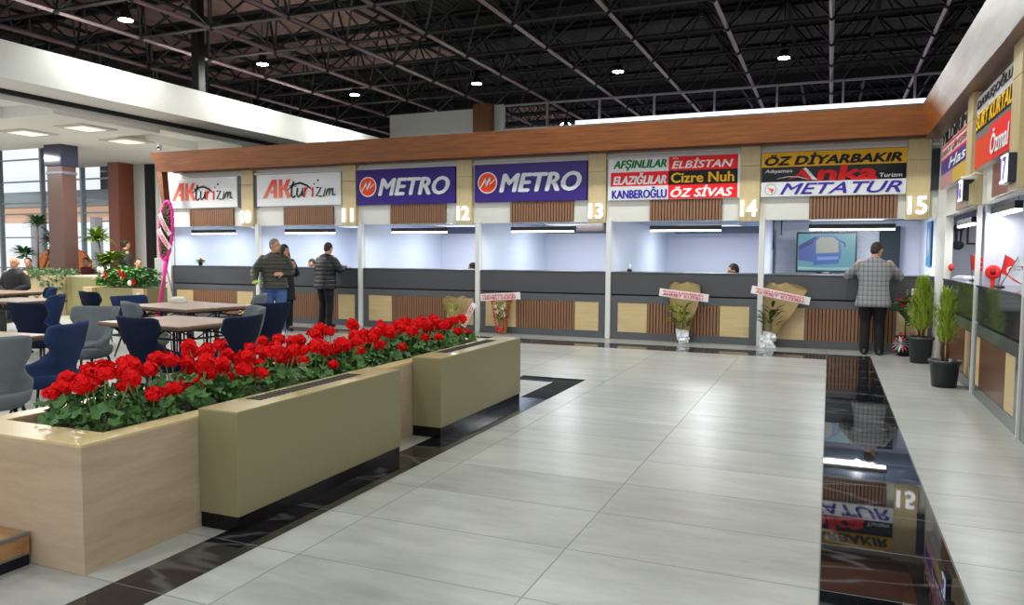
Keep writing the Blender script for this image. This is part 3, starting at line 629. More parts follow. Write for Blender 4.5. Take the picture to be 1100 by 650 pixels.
# ceiling panel lamps added inside the offices to brighten their walls
for i in range(6):
    xm = (POSTS[i]+POSTS[i+1])/2
    t_ = thing('added_panel_light', 'added flat panel light brightening the office below '+LBL[i], 'ceiling light', (xm, 15.3 if i < 4 else 14.2 if i == 5 else 16.4, 2.13), 0, 'added office panel lights')
    MB().rbox(-.62, .62, -.32, .32, -.012, .01, .003).build('frame', M_WHITE, t_); MB().box(-.58, .58, -.28, .28, -.016, -.012).build('diffuser', emis('panel_diffuser', 'f2f6ff', .6), t_)  # frame and diffuser of the added panel light
    ld = bpy.data.lights.new('panel_fill_light', 'AREA'); ld.shape = 'RECTANGLE'; ld.size = 1.15; ld.size_y = .55; ld.energy = OFFICE_W*(1.1 if i == 4 else 1)*(.8 if i == 5 else 1); ld.color = (.93, .96, 1)
    lo = bpy.data.objects.new('panel_fill_light', ld); COL.objects.link(lo); lo.parent = t_; lo.location = (0, 0, -.02)
for i in range(6):  # small spots added to brighten the front of the offices
    xm = (POSTS[i]+POSTS[i+1])/2+.3
    t_ = thing('added_ceiling_spot', 'added small round spot brightening the office below '+LBL[i], 'ceiling light', (xm, 14.0, 2.13), 0, 'added office ceiling spots')
    MB().lathe([(.09, .01), (.09, -.012), (.07, -.012), (.06, -.004), (.01, -.004)], 16).build('ring', M_WHITE, t_)
    ld = bpy.data.lights.new('spot_fill_light', 'POINT'); ld.energy = OFFICE_W*.35; ld.shadow_soft_size = .06; ld.color = (.93, .96, 1)
    lo = bpy.data.objects.new('spot_fill_light', ld); COL.objects.link(lo); lo.parent = t_; lo.location = (0, 0, -.1)
for i, (x, y) in enumerate(((2.6, 11.4), (2.6, 8.5), (2.6, 5.6))):  # panel lamps added to brighten the right-row offices as well
    t_ = thing('added_panel_light', 'added flat panel light brightening the %s office of the right row' % ('corner', 'middle', 'nearest')[i], 'ceiling light', (x, y, 2.13), 0, 'added office panel lights')
    MB().rbox(-.32, .32, -.62, .62, -.012, .01, .003).build('frame', M_WHITE, t_); MB().box(-.28, .28, -.58, .58, -.016, -.012).build('diffuser', emis('panel_diffuser', 'f2f6ff', .6), t_)
    ld = bpy.data.lights.new('panel_fill_light', 'AREA'); ld.shape = 'RECTANGLE'; ld.size = .55; ld.size_y = 1.15; ld.energy = OFFICE_W*.22; ld.color = (.93, .96, 1)
    lo = bpy.data.objects.new('panel_fill_light', ld); COL.objects.link(lo); lo.parent = t_; lo.location = (0, 0, -.02)

# =====================  PLANTERS  =====================
M_PLY = wood('planter_pale_maple', 'a8927a', 'bca88e', (1.2, 1.2, 9), .45)
M_PLYT = wood('planter_top_oak', 'c3ab7a', 'd4bf92', (6, 1, 1), .3)
M_OLIVE = plain('olive_gold_metal', '8d8764', .35, .2, var=.04, nscale=60)
M_SOIL = plain('pebbly_soil', '5b5048', .95, var=.5, nscale=45, bump=.5)
pt = thing('flower_planter', 'long pale maple trough planter filled with red geraniums', 'planter', (-3.62, 4.8, 0))
X0, X1, Y0, Y1 = -.5, .48, -2.4, 2.42
MB().box(X0, X1, Y0, Y0+.22, 0, .6).box(X0, X1, Y1-.2, Y1, 0, .6).box(X1-.13, X1, Y0+.22, Y1-.2, 0, .6).box(X0, X0+.13, Y0+.22, Y1-.2, 0, .6).build('casing', M_PLY, pt)
MB().box(X0, X1, Y0, Y0+.22, .6, .612).box(X0, X1, Y1-.2, Y1, .6, .612).box(X1-.13, X1, Y0+.22, Y1-.2, .6, .612).box(X0, X0+.13, Y0+.22, Y1-.2, .6, .612).build('rim', M_PLYT, pt)
MB().box(X0+.13, X1-.13, Y0+.22, Y1-.2, .2, .55).build('soil', M_SOIL, pt)
def olive(y0, y1, lab):
    t_ = thing('radiator_casing', lab, 'radiator casing', (-3.005, (y0+y1)/2, 0), 0, 'olive radiator casings'); h = (y1-y0)/2
    MB().rbox(-.133, .135, -h, h, .085, .648, .003).build('casing', M_OLIVE, t_)
    MB().rbox(-.13, .128, -h+.004, h-.004, 0, .085, .002).build('plinth', P('gloss black plinth', '0a0a0c', .15), t_)
    MB().box(-.132, .134, -h+.002, h-.002, .648, .655).build('top_plate', plain('olive_gold_top', 'a89c72', .3, .15, var=.03), t_)
    g = MB(); n = 26
    for i in range(n):
        yy = -h*.62+i*(h*1.24/n); g.box(-.09, .02, yy, yy+h*1.24/n*.55, .655, .658)
    g.build('vent_grille', M_BLACKM, t_)
olive(3.1, 4.76, 'near olive metal radiator casing with black plinth, in front of the geranium trough')
olive(5.39, 7.1, 'far olive metal radiator casing with black plinth, in front of the geranium trough')

# =====================  GERANIUMS  =====================
M_PETAL = plain('geranium_petal_red', 'de0b12', .7, var=.3, nscale=30, spec=.15); M_LEAF = plain('geranium_leaf', '3f6a2c', .55, var=.45, nscale=20)
M_STEM = plain('plant_stem', '6d8a45', .6)
rnd = random.Random(3)
def frame_of(d):
    d = Vector(d).normalized(); a = Vector((0, 0, 1)) if abs(d.z) < .9 else Vector((1, 0, 0)); u = d.cross(a).normalized(); return d, u, d.cross(u)
def head_mesh(seed, R_=.044):
    r = random.Random(seed); m = MB()
    for i in range(30):
        zc_ = 1-1.75*(i+.5)/30; ph = i*2.39996+r.random()*.4; s = math.sqrt(max(0, 1-zc_*zc_)); d = Vector((s*cos(ph), s*sin(ph), zc_*.85))
        c = d*R_*(1+r.uniform(-.3, .2)); d, u, v_ = frame_of(d+Vector((r.uniform(-.3, .3), r.uniform(-.3, .3), r.uniform(-.3, .3))))
        rot = r.random()*6.28
        for k in range(5):
            a = rot+k*1.2566; q = u*cos(a)+v_*sin(a); w_ = u*-sin(a)+v_*cos(a); L_ = .021*r.uniform(.85, 1.2)
            m.add([c, c+q*L_*.6+w_*L_*.48+d*.004, c+q*L_+d*.001, c+q*L_*.6-w_*L_*.48+d*.004], [(0, 1, 2, 3)])
    return m
heads = []
def leaf_disc(m, c, n_, r_, seg=9):
    d, u, v_ = frame_of(n_); o = [Vector(c)+d*-.008]
    a0 = rnd.random()*6
    pts = [o[0]]+[Vector(c)+(u*cos(a0+6.2832*k/seg)+v_*sin(a0+6.2832*k/seg))*r_*(1 if k % 2 else .86)*(1 if k else .3)+d*.006*(1 if k % 2 else -1) for k in range(seg)]
    m.add(pts, [(0, 1+k, 1+(k+1) % seg) for k in range(seg)])
def geranium(seed, nheads):
    r = random.Random(seed); root = thing('geranium', 'x', 'potted flower')
    lf = MB()
    for i in range(62):
        a = r.random()*6.283; rr = .2*math.sqrt(r.random()); z = r.uniform(.02, .2)*(1.1-rr*2.2)+.01
        n_ = Vector((cos(a)*rr*4+r.uniform(-.5, .5), sin(a)*rr*4+r.uniform(-.5, .5), r.uniform(.3, 1))); leaf_disc(lf, (cos(a)*rr, sin(a)*rr, z), n_, r.uniform(.028, .05))
    lf.build('foliage', M_LEAF, root); st = MB(); hs = []
    for i in range(nheads):
        a = i*6.283/nheads+r.uniform(-.5, .5); rr = r.uniform(.03, .16); z = r.uniform(.11, .33)
        p = Vector((cos(a)*rr, sin(a)*rr, z)); st.tube([(cos(a)*.02, sin(a)*.02, 0), (cos(a)*rr*.7, sin(a)*rr*.7, z*.6), p], .004, 5); hs.append(p)
    for i in range(6):
        a = r.random()*6.283; st.tube([(0, 0, 0), (cos(a)*.08, sin(a)*.08, .1)], .003, 4)
    st.build('stems', M_STEM, root)
    for i, p in enumerate(hs):
        if len(heads) < 4: heads.append(head_mesh(len(heads)+11).build('flower_head', M_PETAL, root)); h = heads[-1]
        else: h = heads[r.randrange(4)].copy(); COL.objects.link(h); h.parent = root
        h.location = p; h.rotation_euler = (r.uniform(-.3, .3), r.uniform(-.3, .3), r.random()*6); k = r.uniform(.8, 1.15); h.scale = (k, k, k)
    return root
protos = [geranium(s, nh) for s, nh in ((1, 5), (2, 6), (3, 5), (4, 6), (5, 6))]
used = 0; gi = 0
ys = [2.76+.348*i for i in range(13)]
ordn = ['nearest the camera', 'second from the near end', 'third from the near end', 'fourth from the near end', 'fifth from the near end', 'sixth from the near end', 'middle', 'sixth from the far end', 'fifth from the far end', 'fourth from the far end', 'third from the far end', 'second from the far end', 'at the far end by the offices']
for i, y in enumerate(ys):
    for j, x in enumerate((-3.46, -3.83)):
        g = protos[gi] if gi < 5 else copy_tree(protos[rnd.randrange(5)]); gi += 1
        g.location = (x+rnd.uniform(-.03, .03), y+rnd.uniform(-.05, .05)+.12*j, .55); g.rotation_euler = (0, 0, rnd.random()*6.28); k = rnd.uniform(.9, 1.08); g.scale = (k, k, k)
        tag(g, 'red geranium, %s row, %s' % (('hall-side', 'cafe-side')[j], ordn[i]), 'flower plant', 'red geraniums in the long trough')
for k, (x, y, z) in enumerate(((-3.75, 2.66, .62),)):
    pass

# wooden platform by the trough
pf = thing('wooden_platform', 'low wood laminate platform with black plinth at the lower left edge', 'platform', (-3.49, 2.385, 0))
MB().rbox(-2.4, 0, -2.0, 0, .06, .155, .004).build('deck', wood('platform_oak', '8a5f3d', 'b58a5c', (1, 8, 8), .35), pf)
MB().box(-2.4, -.01, -1.99, -.0, 0, .06).build('plinth', P('plinth navy', '14171f', .3), pf)
MB().rbox(-.02, .006, -2.006, .0, .148, .165, .003).rbox(-.01, .004, -2.0, .0, .056, .066, .002).rbox(-2.4, -.02, -2.006, -1.99, .148, .165, .003).build('edge_trim', M_CHROME, pf)

# =====================  TABLES  =====================
M_TOP = wood('table_top_wood', '806450', '9a7d63', (1, 9, 1), .35); M_TEDGE = wood('table_edge', '54402f', '6b5240', (1, 9, 1), .5)
def table(label, loc, rz, L_, W_):
    t_ = thing('cafe_table', label, 'table', loc, rz, 'wood topped cafe tables')
    MB().rbox(-L_/2, L_/2, -W_/2, W_/2, .728, .75, .004).build('tabletop', M_TOP, t_)
    MB().rbox(-L_/2+.003, L_/2-.003, -W_/2+.003, W_/2-.003, .705, .728, .003).build('edge_band', M_TEDGE, t_)
    f = MB(); a, b = L_/2-.1, W_/2-.1
    for z in (.69, .6):
        for s in (-1, 1): f.bar((-a, s*b, z), (a, s*b, z), .011); f.bar((s*a, -b, z), (s*a, b, z), .011)
    n = 5
    for s in (-1, 1):
        for i in range(n):
            u0, u1 = -a+2*a*i/n, -a+2*a*(i+1)/n; z0, z1 = (.6, .69) if i % 2 else (.69, .6)
            f.bar((u0, s*b, z0), (u1, s*b, z1), .008)
        for i in range(4):
            u0, u1 = -b+2*b*i/4, -b+2*b*(i+1)/4; z0, z1 = (.6, .69) if i % 2 else (.69, .6)
            f.bar((s*a, u0, z0), (s*a, u1, z1), .008)
    f.build('frame', M_BLACK, t_)
    for sx in (-1, 1):
        for sy in (-1, 1):
            g = MB(); bx_, by_ = sx*a*.5, sy*b*.45
            g.bar((bx_, by_, .7), (bx_, by_, 0), .02); g.bar((bx_+.06, by_, .7), (bx_+.02, by_, .02), .008); g.bar((bx_-.06, by_, .7), (bx_-.02, by_, .02), .008); g.bar((bx_, by_+.06, .7), (bx_, by_+.02, .02), .008)
            g.build('leg', M_BLACK, t_)
    return t_
table('wood topped table with black truss frame, nearest behind the geraniums', (-6.58, 6.22, 0), radians(-4), 1.25, .98)
table('wood topped table carrying a white napkin holder', (-8.4, 8.17, 0), radians(-10), 1.5, 1.1)
table('wood topped table at the left picture edge, beyond all navy chairs', (-14.15, 9.3, 0), radians(4), 1.3, .9)
table('wood topped table mostly hidden behind the navy chair at the left edge', (-11.6, 7.9, 0), 0, 1.1, .8)
table('wood topped table with only a corner showing above the grey chair at the left edge', (-7.12, 4.27, 0), radians(2), 1.3, .8)
nap = thing('napkin_holder', 'small white napkin holder on the far wooden table', 'napkin holder', (-8.95, 8.5, .75), .2)
MB().rbox(-.11, .11, -.05, .05, 0, .05, .006).build('tray', P('holder white', 'dcdad2'), nap); MB().rbox(-.09, .09, -.03, .03, .05, .085, .01).build('napkins', P('napkin', 'f2f0ea', .9), nap)

# =====================  CHAIRS  =====================
def lerp(tab, z):
    for (a, va), (b, vb) in zip(tab, tab[1:]):
        if z <= b: u = (z-a)/(b-a); u = u*u*(3-2*u); return va+(vb-va)*max(0, min(1, u))
    return tab[-1][1]
def chair(mat_out, mat_in, label):
    t_ = thing('shell_chair', label, 'chair')
    Wt = [(.30, .17), (.40, .245), (.50, .25), (.60, .225), (.74, .275), (.87, .285)]
    Dt = [(.30, .20), (.40, .33), (.47, .36), (.56, .16), (.64, .09), (.74, .14), (.87, .11)]
    Bt = [(.30, .10), (.40, .19), (.87, .27)]
    NU, NV = 20, 18
    def surf(off):
        g = []
        for j in range(NV+1):
            row = []
            for i in range(NU+1):
                u = -1+2*i/NU; ztop = .865-.035*abs(u)**7+.012*u*u; z = .33+(ztop-.33)*j/NV
                w_, d_, yb = lerp(Wt, z)-off, lerp(Dt, z), lerp(Bt, z)-off
                th = u*pi/2; s = math.copysign(abs(sin(th))**.8, th); x = w_*s; y = yb-d_*(1-max(0, cos(th))**.75)
                row.append((x, y, z))
            g.append(row)
        return g
    def sheet(g0, g1, name, mat, parent):
        m = MB(); vs = [p for r in g0 for p in r]+[p for r in g1 for p in r]; n = (NU+1)*(NV+1); fs = []
        I = lambda i, j: j*(NU+1)+i
        for j in range(NV):
            for i in range(NU):
                fs.append((I(i, j), I(i+1, j), I(i+1, j+1), I(i, j+1))); fs.append((n+I(i, j), n+I(i, j+1), n+I(i+1, j+1), n+I(i+1, j)))
        for i in range(NU): fs.append((I(i, NV), I(i+1, NV), n+I(i+1, NV), n+I(i, NV))); fs.append((I(i+1, 0), I(i, 0), n+I(i, 0), n+I(i+1, 0)))
        for j in range(NV): fs.append((I(0, j+1), I(0, j), n+I(0, j), n+I(0, j+1)) if False else (I(0, j), I(0, j+1), n+I(0, j+1), n+I(0, j))); fs.append((I(NU, j+1), I(NU, j), n+I(NU, j), n+I(NU, j+1)))
        m.add(vs, fs, True); o = m.build(name, mat, parent); bm_ = bmesh.new(); bm_.from_mesh(o.data); bmesh.ops.recalc_face_normals(bm_, faces=bm_.faces[:]); bm_.to_mesh(o.data); bm_.free(); return o
    sheet(surf(0), surf(.022), 'backrest', mat_out, t_)
    sheet(surf(.0225), surf(.05), 'inner_padding', mat_in, t_)
    MB().loft([(0, -.03, .29, .1, .12), (0, -.03, .30, .19, .2), (0, -.03, .34, .235, .235), (0, -.035, .40, .25, .25), (0, -.035, .425, .245, .245), (0, -.035, .43, .2, .2)], 28, True, 3).build('seat', mat_out, t_)
    MB().loft([(0, -.05, .42, .17, .18), (0, -.05, .43, .205, .205), (0, -.05, .46, .21, .21), (0, -.05, .475, .19, .19), (0, -.05, .48, .1, .1)], 28, True, 3).build('cushion', mat_in, t_)
    for sx in (-1, 1):
        for sy in (-1, 1): MB().tube([(sx*.15, sy*.15-.03, .32), (sx*.23, sy*.23-.03, 0)], [.016, .009], 8).build('leg', M_BLACK, t_)
    return t_
NAVY = fabric('navy_velvet', '243457'); NAVYD = fabric('dark_navy_velvet', '141c33'); GREY = fabric('grey_velvet', '656c71'); GREYB = fabric('grey_blue_velvet', '56636f')
protoN = protoG = protoM = None
CH = [ # back-top centre, facing, kind, label
 ((-5.68, 3.6), (-.75, .66), 'G', 'grey shell chair cut off by the left picture edge, its back to the camera'),
 ((-6.15, 4.72), (-.9, -.45), 'N', 'navy shell chair right behind the grey chair at the left edge'),
 ((-9.1, 6.2), (-.1, 1), 'D', 'dark navy shell chair at the left picture edge seen from behind'),
 ((-10.41, 7.75), (-.75, -.65), 'N', 'navy shell chair directly left of the open grey chair, wing facing right'),
 ((-12.6, 9.25), (-.5, -.85), 'N', 'navy shell chair with its top highest in the picture, by the left table'),
 ((-7.85, 6.3), (.35, -.95), 'G', 'grey shell chair with open seat facing the camera'),
 ((-8.2, 6.9), (.5, .85), 'G', 'grey shell chair whose rim peeks out right behind the open grey chair'),
 ((-9.45, 8.0), (.95, -.1), 'N', 'navy shell chair at the left end of the table with the napkin holder'),
 ((-6.22, 5.3), (.12, 1), 'D', 'dark navy shell chair seen from behind, largest before the nearest wood table'),
 ((-5.35, 6.0), (-.95, -.1), 'M', 'two-tone chair with navy back and grey cushion at the right end of the nearest table'),
 ((-6.15, 7.1), (-.6, -.8), 'G', 'grey shell chair directly behind the two-tone chair'),
 ((-7.95, 9.25), (-.8, -.5), 'G', 'grey shell chair farthest back, at the table with the napkin holder'),
 ((-6.45, 7.7), (-.95, .2), 'D', 'dark navy shell chair standing in front of the couple, its back to the right'),
 ((-10.9, 8.45), (.3, 1), 'D', 'dark navy shell chair half hidden between the two left tables')]
pro = {}
for (px_, py_), (fx, fy), kd, lab in CH:
    l_ = math.hypot(fx, fy); fx /= l_; fy /= l_
    if kd not in pro:
        c = chair({'N': NAVY, 'D': NAVYD, 'G': GREY, 'M': NAVYD}[kd], {'N': NAVY, 'D': NAVYD, 'G': GREY, 'M': GREYB}[kd], lab); pro[kd] = c
    else: c = copy_tree(pro[kd])
    c.location = (px_+.26*fx, py_+.26*fy, 0); c.rotation_euler = (0, 0, math.atan2(fx, -fy)); tag(c, lab, 'chair', {'N': 'navy shell chairs', 'D': 'dark navy shell chairs', 'G': 'grey shell chairs', 'M': 'two-tone shell chairs'}[kd])

# =====================  BOUQUETS  =====================
M_KRAFT = plain('kraft_paper', 'a48c60', .7, var=.15, nscale=8); M_TISSUE = plain('white_tissue', 'e6e8ee', .6, var=.1, nscale=30)
M_RIB = plain('ribbon_white', 'ece6ea', .5, var=.02); M_RED = plain('ribbon_red', 'e2241d', .5, var=.08); M_YG = plain('leaf_yellow_green', '9cb52c', .55, var=.35, nscale=25); M_DG = plain('leaf_dark_green', '2f5a22', .5, var=.35, nscale=25)
def leafblade(m, p, d, L_, w_, droop=.3):
    """pointed leaf with a fold, 4 segments"""
    d = Vector(d).normalized(); side = d.cross(Vector((0, 0, 1))); side = side.normalized() if side.length > .05 else Vector((1, 0, 0)); p = Vector(p); vs = []; nrm = side.cross(d)
    for k in range(5):
        u = k/4; c = p+d*L_*u+Vector((0, 0, -droop*L_*u*u)); ww = w_*sin(pi*min(1, .08+u*.92))**.8*(1 if k < 4 else 0); vs += [c+side*ww+nrm*ww*.3, c, c-side*ww+nrm*ww*.3]
    m.add(vs, [(3*k, 3*k+1, 3*k+4, 3*k+3) for k in range(4)]+[(3*k+1, 3*k+2, 3*k+5, 3*k+4) for k in range(4)], True)
def ribbon(parent, c, wdt, hgt, ang, lines, mat=None):
    m = MB(); n = 10; vs = []
    for y in (0, .003):
        for i in range(n+1):
            u = -1+2*i/n; vs += [(u*wdt/2, y-.03*(1-u*u), -hgt/2), (u*wdt/2, y-.03*(1-u*u), hgt/2)]
    k = 2*(n+1)
    m.add(vs, [(2*i, 2*i+2, 2*i+3, 2*i+1) for i in range(n)]+[(k+2*i, k+2*i+1, k+2*i+3, k+2*i+2) for i in range(n)]+[(2*i+1, 2*i+3, k+2*i+3, k+2*i+1) for i in range(n)]+[(2*i, k+2*i, k+2*i+2, 2*i+2) for i in range(n)])
    o = m.build('ribbon', M_RIB, parent); o.location = c; o.rotation_euler = (0, -ang, 0)
    nl = len(lines)
    for i, tx in enumerate(lines):
        zt_ = hgt/2-hgt*.08-i*hgt*.84/nl; lettering(tx, -wdt*.42, wdt*.4, zt_-hgt*.7/nl, zt_, -.036, plain('ribbon_letters', 'd81f45', .5), o, 0, .03, .002)
    return o
def bouquet(label, loc, rz, lean, prof, arc, leafspec, pot=None, wrap=None):
    t_ = thing('bouquet', label, 'bouquet', loc, rz)
    n = 12; m = MB(); vs = []
    for off in (0, .006):
        for (z, w_, dx) in prof:
            for i in range(n+1):
                th = -arc+2*arc*i/n; rr = w_/sin(min(arc, pi/2)); vs.append((dx+(rr+off)*sin(th)+.012*sin(i*2.3+z*9), lean*z-.0+(rr*.55+off)*(cos(th)-1)+.02, z+.02*sin(i*.9+1)*(1 if z > .5 else 0)))
    L_ = len(prof); k = L_*(n+1); fs = []
    for j in range(L_-1):
        for i in range(n):
            a = j*(n+1)+i; fs.append((a, a+1, a+n+2, a+n+1)); fs.append((k+a, k+a+n+1, k+a+n+2, k+a+1))
    for i in range(n): a = (L_-1)*(n+1)+i; fs.append((a, a+1, k+a+1, k+a))
    m.add(vs, fs, True); m.build('paper_wrap', wrap or M_KRAFT, t_)
    for (mat, nl, z0, z1, spread, L0, w0, cx) in leafspec:
        lm = MB()
        for i in range(nl):
            a = rnd.random()*6.28; z = rnd.uniform(z0, z1); e = rnd.uniform(.2, 1.2)
            leafblade(lm, (cx+cos(a)*spread*.3, lean*z-.13+sin(a)*.02, z+.05), (cos(a), -abs(sin(a))*.6, e), L0*rnd.uniform(.7, 1.2), w0)
        lm.tube([(cx, -.03, .05), (cx, lean*z1-.08, z1)], .006, 5); lm.build('foliage', mat, t_)
    return t_
def tissue(t_, w_, h_, cx=0):
    m = MB()
    for i in range(90):
        a = rnd.random()*6.28; z = rnd.uniform(.03, h_); r_ = w_*rnd.uniform(.5, 1); p = Vector((cx+cos(a)*r_*.6, -.05+sin(a)*r_*.5, z)); d, u, v_ = frame_of((cos(a), sin(a)-.5, rnd.uniform(-.2, .8)))
        s = rnd.uniform(.03, .06); m.add([p-u*s-v_*s*.6, p+u*s*.9-v_*s+d*.02, p+u*s+v_*s*.9, p-u*s*.8+v_*s+d*.025], [(0, 1, 2), (0, 2, 3)])
    m.lathe([(w_*.45, 0), (w_*.5, h_*.4), (w_*.35, h_*.8)], 9, (cx, -.05, 0), False); m.build('tissue_wrap', M_TISSUE, t_)
WYb = WY-.12
b1 = bouquet('upright kraft paper bouquet with yellow-green leaves before the counter under the six-name sign', (-2.27, WYb-.03, 0), 0, .06, [(.02, .1, 0), (.2, .11, 0), (.45, .17, 0), (.75, .25, .01), (.9, .27, .02), (1.0, .26, .02), (1.03, .2, .02)], 1.2, [(M_YG, 46, .3, .62, .35, .2, .02, -.03), (M_DG, 30, .22, .5, .3, .14, .02, 0)])
tissue(b1, .13, .2); ribbon(b1, (.03, -.19, .83), .82, .13, radians(-6), ['SEVGİLİ KARDEŞİMİZ', 'AHMET KUTRU'])
b2 = bouquet('kraft paper bouquet leaning right, dark leaves, big white tissue bow', (-.88, WYb-.05, 0), 0, .05, [(.02, .07, 0), (.2, .1, .02), (.45, .18, .1), (.75, .27, .17), (.95, .33, .24), (1.0, .3, .25), (1.05, .2, .2)], 1.1, [(M_DG, 34, .3, .62, .35, .2, .028, .03)])
tissue(b2, .18, .24, -.02); ribbon(b2, (.17, -.2, .87), .9, .125, radians(-11), ['SEVGİLİ KARDEŞİMİZ', 'AHMET KUTRU'])
b3 = bouquet('bouquet with V shaped red rose trimming and pale lilies', (-5.62, WYb-.02, 0), 0, .05, [(.0, .07, 0), (.15, .08, 0), (.4, .13, 0), (.62, .18, 0), (.7, .19, 0)], 1.2, [(M_DG, 26, .2, .45, .3, .12, .016, .02), (M_YG, 30, .45, .62, .5, .12, .012, 0)])
tr_ = MB()
for s in (-1, 1):
    for i in range(13):
        z = .06+.6*i/12; w_ = .05+.13*i/12+.015; tr_.ball((s*w_, -.12+.03*z, z), (.02, .02, .02), 7, 5); tr_.ball((s*w_+.014, -.13, z+.018), .012, 6, 4)
for i in range(8): tr_.ball((rnd.uniform(-.04, .04), -.14, .1+rnd.uniform(-.04, .05)), .022, 7, 5)
for s in (-1, 1):
    for i in range(6): tr_.ball((s*.17+rnd.uniform(-.04, .04), -.12, .64+rnd.uniform(-.03, .03)), .024, 7, 5)
tr_.build('red_trimming', M_RED, b3)
li = MB()
for (x, z) in ((-.05, .45), (.09, .4), (.06, .52), (-.08, .56), (.1, .58)):
    for k in range(6): leafblade(li, (x, -.17, z), (cos(k*1.05)*.9, -.5, sin(k*1.05)*.9), .07, .014, .1)
li.build('lily', plain('lily_cream', 'e9e6c0', .5), b3)
ribbon(b3, (.03, -.2, .715), .8, .13, radians(4), ['MUSTAFFYEV GÜZEL', 'HAYIRLI OLSUN'])
b4 = bouquet('crumpled kraft paper bouquet half hidden behind the far geraniums', (-6.55, WYb-.1, 0), 0, .03, [(.02, .08, 0), (.25, .12, 0), (.45, .19, -.02), (.62, .24, -.02), (.68, .2, .05)], 1.3, [(M_YG, 26, .35, .55, .3, .13, .02, -.05)])
ribbon(b4, (.33, -.14, .35), .5, .1, radians(62), ['GÜLER SABAN', 'DEMİR'])

# wreath on a stand
wr = thing('wreath_stand', 'tall oval wreath with pink ruffled border and two white ribbons', 'flower wreath', (-12.9, 12.0, 0))
M_PINK = plain('wreath_pink', 'f0289a', .6, var=.15, nscale=30)
core = MB(); core.loft([(-.02+.06*u, 0, z, max(.02, .17*math.sqrt(max(0, 1-((z-1.95)/.6)**2))), .035) for u, z in [((z-1.95)/.6, z) for z in [1.36, 1.4, 1.5, 1.65, 1.8, 1.95, 2.1, 2.25, 2.4, 2.5, 2.54]]], 16); core.build('backing', M_DG, wr)
fl = MB(); fc = MB()
for i in range(260):
    z = rnd.uniform(1.4, 2.5); w_ = .15*math.sqrt(max(0, 1-((z-1.95)/.6)**2)); x = rnd.uniform(-w_, w_)+.1*(z-1.95)
    (fl if i % 3 else fc).ball((x, -.04+rnd.uniform(-.02, .01), z), rnd.uniform(.014, .026), 6, 4)
fl.build('foliage', plain('wreath_moss', '55602c', .8, var=.4, nscale=30), wr); fc.build('blossom', plain('wreath_blossoms', '8e3a5e', .7, var=.5, nscale=40), wr)
bd = MB()
for i in range(110):
    a = 2*pi*i/110; bd.ball((.18*cos(a)+.1*.6*sin(a)+rnd.uniform(-.01, .01), -.03, 1.95+.61*sin(a)), (.034, .036, .032), 6, 4)
bd.build('ruffled_border', M_PINK, wr)
ribbon(wr, (.02, -.08, 2.08), .52, .11, radians(-58), ['ÖZTÜRK']); ribbon(wr, (0.0, -.08, 1.78), .5, .12, radians(-52), ['TURİZM'])
MB().tube([(-.03, 0, 1.4), (-.12, -.02, .9), (-.3, -.04, .03)], [.055, .035, .045], 10).build('pink_cover', M_PINK, wr)
for dx, dy in ((-.2, -.25), (-.42, .18), (.05, .22)): MB().tube([(-.06, 0, 1.2), (dx, dy, 0)], .012, 6).build('leg', plain('stand_wood', '8c6b48', .7), wr)

# =====================  PLANTS  =====================
M_POT = plain('black_plastic_pot', '34373b', .35); M_LEMON = plain('conifer_lemon', '95ac38', .6, var=.4, nscale=12)
def conifer(label, loc, h0, ht, wd_, n, lean=0):
    t_ = thing('potted_conifer', label, 'potted plant', loc, 0, 'potted lemon conifers'); r_ = .165
    MB().lathe([(r_*.78, 0), (r_*.95, h0*.9), (r_*1.06, h0*.9), (r_*1.06, h0), (r_*.92, h0), (r_*.9, h0-.04), (.01, h0-.04)], 24).build('pot', M_POT, t_)
    MB().lathe([(r_*.89, h0-.06), (r_*.5, h0-.03), (.01, h0-.03)], 16).build('soil', M_SOIL, t_)
    st = MB()
    for i in range(6):
        a = i*1.05; st.tube([(cos(a)*.03, sin(a)*.03, h0-.04), (cos(a)*.07*wd_/.25, sin(a)*.07, h0+(ht-h0)*.75)], [.009, .003], 5)
    st.build('stem', plain('conifer_bark', '6a4a30', .8), t_)
    f = MB()
    for i in range(n):
        u = rnd.random()**.8; z = h0+(.06 if wd_ > .2 else .16)+(ht-h0-.2)*u; a = rnd.random()*6.28; env = wd_*(1-u)**.6*min(1, .45+u*3)*(.85+.3*sin(a*3+u*9)); rr = env*math.sqrt(rnd.random())*rnd.choice((.7, 1, 1, 1.15))
        base = (cos(a)*rr*.8+lean*u, sin(a)*rr*.8, z); d = (cos(a)*.45, sin(a)*.45, rnd.uniform(.6, 1.3)); L_ = rnd.uniform(.06, .17)
        leafblade(f, base, d, L_, .007, -.1)
        for s in (-1, 1): leafblade(f, Vector(base)+Vector(d).normalized()*L_*.3, (d[0]+s*.6*sin(a), d[1]-s*.6*cos(a), d[2]*.8), L_*.6, .005, 0)
    f.build('foliage', M_LEMON, t_); return t_
conifer('bushy yellow-green conifer in a black pot, farther one, near the checked jacket man', (1.22, 12.05, 0), .37, 1.26, .25, 950)
conifer('thin yellow-green conifer in a black pot, nearer one, before the glossy counter', (1.26, 9.95, 0), .31, 1.08, .15, 420)
rp = thing('rubber_plant', 'dark leaved gift plant in red wrap with white bow, behind the bushy conifer', 'potted plant', (1.08, 12.8, 0))
MB().lathe([(.09, 0), (.12, .28), (.13, .3), (.1, .28), (.01, .27)], 18).build('pot', M_BLACK, rp)
m = MB()
for i in range(14): a = i*.45; leafblade(m, (cos(a)*.02, sin(a)*.02, .45+.035*i), (cos(a), sin(a), .4), .3, .07, .25)
m.tube([(0, 0, .2), (.01, 0, 1.0)], .01, 6); m.build('foliage', M_DG, rp)
m = MB()
